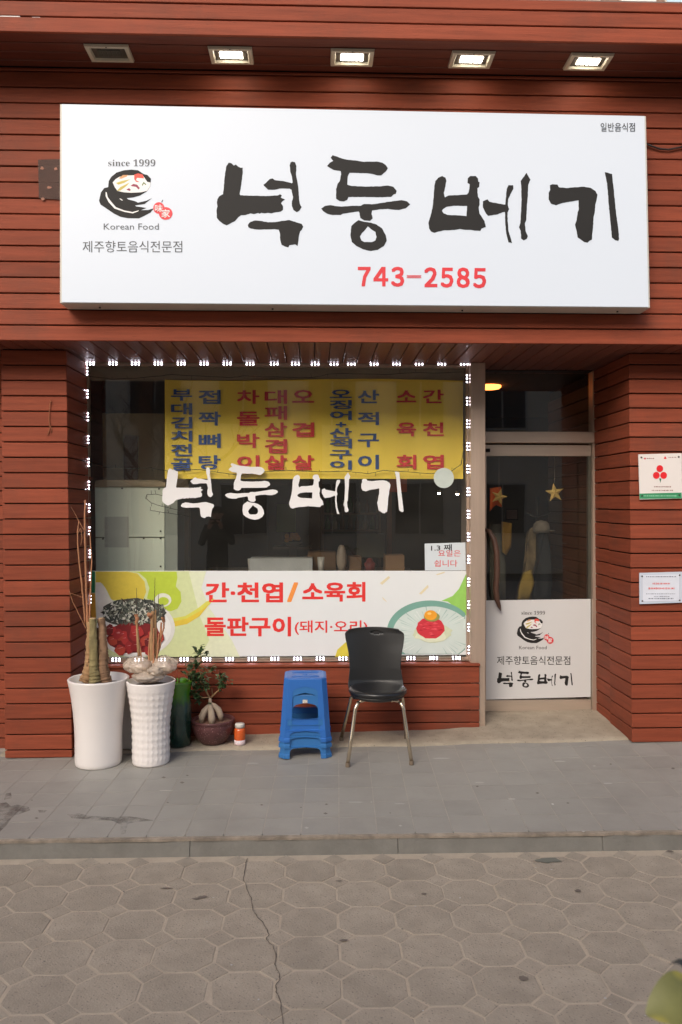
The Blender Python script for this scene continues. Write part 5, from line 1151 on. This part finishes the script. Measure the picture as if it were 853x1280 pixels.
for sx in (-1, 1):
    MB().lathe([(.001,-.008),(.009,-.003),(.009,.003),(.001,.008)], hc+Vector((.03*sx, .083, .012)), 10).build('eye', mat('eye_dark', (30, 24, 22), .3), pn, smooth=True)
    MB().lathe([(.001,-.03),(.012,-.012),(.014,.01),(.001,.03)], hc+Vector((.077*sx, -.005, -.005)), 10).build('ear', SKN, pn, smooth=True)
    h0 = pb+Vector((.09*sx, .30, 1.34)); hm = MB(); hm.tube([h0, h0+Vector((-.012*sx, .03, .045)), h0+Vector((-.02*sx, .045, .08))], [.026, .034, .028], 12); hm.build('palm', SKN, pn, smooth=True)
    for i in range(4):
        b_ = h0+Vector((-.02*sx+(.012*(i-1.5)), .045, .085)); MB().tube([b_, b_+Vector((-.012*sx, .018, .022-.002*abs(i-1))), b_+Vector((-.035*sx, .012, .034-.003*abs(i-1)))], [.0095, .0085, .007], 8).build('finger', SKN, pn, smooth=True)
    MB().tube([h0+Vector((-.02*sx, .02, .03)), h0+Vector((-.045*sx, .01, .05)), h0+Vector((-.06*sx, .015, .07))], [.012, .010, .008], 8).build('thumb', SKN, pn, smooth=True)
part('mouth', [hc+Vector(q) for q in ((-.024,.082,-.058),(.024,.082,-.058),(.018,.088,-.052),(-.018,.088,-.052),(-.018,.086,-.066),(.018,.086,-.066))], [(0,1,2,3),(0,4,5,1)], mat('lips', (150, 84, 78), .5), pn)
MB().lathe([(.083, .02), (.088, .04), (.08, .09), (.045, .125), (.001, .132)], hc, 24).build('cap', mat('cap_black', (28, 28, 30), .8), pn, smooth=True)
MB().slab([hc+Vector(q) for q in ((-.06,.06,.035),(.06,.06,.035),(.045,.15,.025),(-.045,.15,.025))], (0, 0, .006)).build('cap_peak', MATS['cap_black'], pn)
ph_ = box('phone', (pb.x-.075, pb.y+.345, 1.40), (pb.x+.075, pb.y+.355, 1.48), mat('phone_black', (20, 20, 22), .2)); tag(ph_, 'dark phone held up in both hands by the mirrored person', 'phone')

# scuffs and pale scratches on the terrace, litter specks
SCF = mat('pale_scuff', (176, 172, 166), .8); DK = mat('dark_speck', (108, 101, 95), .9)
rs_ = random.Random(3)
for x, y, l in ((552,955,12),(316,958,8),(445,1005,10),(208,990,9),(600,983,6),(640,1002,5),(700,960,8),(500,1007,7),(760,985,6)):
    stain([(x-l, y-.4), (x, y-.7), (x+l, y-.2), (x+l*.6, y+.6), (x-l*.7, y+.5)], 'scuff', m=SCF)
for _ in range(22):
    x = rs_.uniform(10, 850); y = rs_.uniform(962, 1040); l = rs_.uniform(.8, 3.2); stain([(x-l, y), (x, y-l*.4), (x+l, y+.1), (x+.2, y+l*.4)], 'speck', m=rs_.choice((SCF, DK, DK)))
for _ in range(26):
    x = rs_.uniform(5, 850); y = rs_.uniform(1078, 1275); blotch(x, y, rs_.uniform(.002, .006), rs_.uniform(.002, .006), .004, rs_.choice((SCF, DK)), road, 'speck')
blotch(691, 1005, .007, .006, .12, mat('white_litter', (226, 224, 220), .7), ter, 'litter')

# small lit pendant bulbs deep inside; the last one is added to brighten the room
SPL = mat('spot_lens', (255, 236, 208), .3, emis=70, ecol=(255, 226, 186)); SPF = mat('spot_rim', (200, 196, 186), .5)
for px, py, lab in ((549, 616, 'tiny lit pendant bulb inside, left one of the pair under the round sticker'), (572, 617, 'tiny lit pendant bulb inside, right one of the pair under the round sticker'), (300, 606, 'tiny lit pendant bulb added inside, behind the second white letter of the window')):
    c = P(px, py, 8.6); t = thing('pendant_lamp', lab, 'lamp', (c.x, c.y, c.z), 'small pendant bulbs inside')
    MB().lathe([(.001, -.018), (.010, -.014), (.014, -.006), (.014, 0), (.001, .002)], c, 16).build('bulb', SPL, t, smooth=True); MB().lathe([(.015, -.003), (.020, -.003), (.020, .03), (.001, .03), (.001, .003), (.015, .003)], c, 16).build('rim', SPF, t)
    MB().tube([c+Vector((0, 0, .03)), Vector((c.x, c.y, ZS+.06))], .003, 6).build('stem', DARKGAP, t)

# shelf with bottles and stacked bowls against the back wall
a, b = P(402, 662, 8.9), P(476, 620, 8.9); SHW = mat('shelf_wood', (116, 88, 62), .6, var=.2)
t = thing('shelf_unit', 'wooden wall shelf with two boards at the back of the restaurant, behind the counter', 'shelf', tuple(P(440, 660, 8.9)))
for z in (a.z, (a.z+b.z)/2): box('board', (a.x, 8.86, z-.02), (b.x, 9.1, z), SHW, t)
for x in (a.x, b.x-.03): box('side', (x-.001, 8.85, 1.0), (x+.03, 9.12, b.z), SHW, t)
rb = random.Random(8); i = 0
for z, row in ((a.z, 'lower'), ((a.z+b.z)/2, 'upper')):
    x = a.x+.07; i = 0
    while x < b.x-.08:
        h = rb.uniform(.13, .18); r_ = rb.uniform(.022, .032); m = rb.choice([mat('bottle_green', (60, 110, 62), .2), mat('bottle_brown', (110, 66, 34), .2), mat('bottle_pale', (206, 204, 190), .4)])
        o = MB().lathe([(.001, 0), (r_, 0), (r_, h*.6), (r_*.45, h*.78), (r_*.4, h), (.001, h)], (x, 8.98, z+.001), 10).build('bottle', m, None, smooth=True)
        tag(o, '%s bottle from the left in the %s row of the wooden wall shelf inside' % (('first', 'second', 'third', 'fourth', 'fifth', 'sixth', 'seventh', 'eighth', 'ninth', 'tenth')[i], row), 'bottle', 'bottles in the %s row of the wall shelf' % row); x += rb.uniform(.075, .11); i += 1
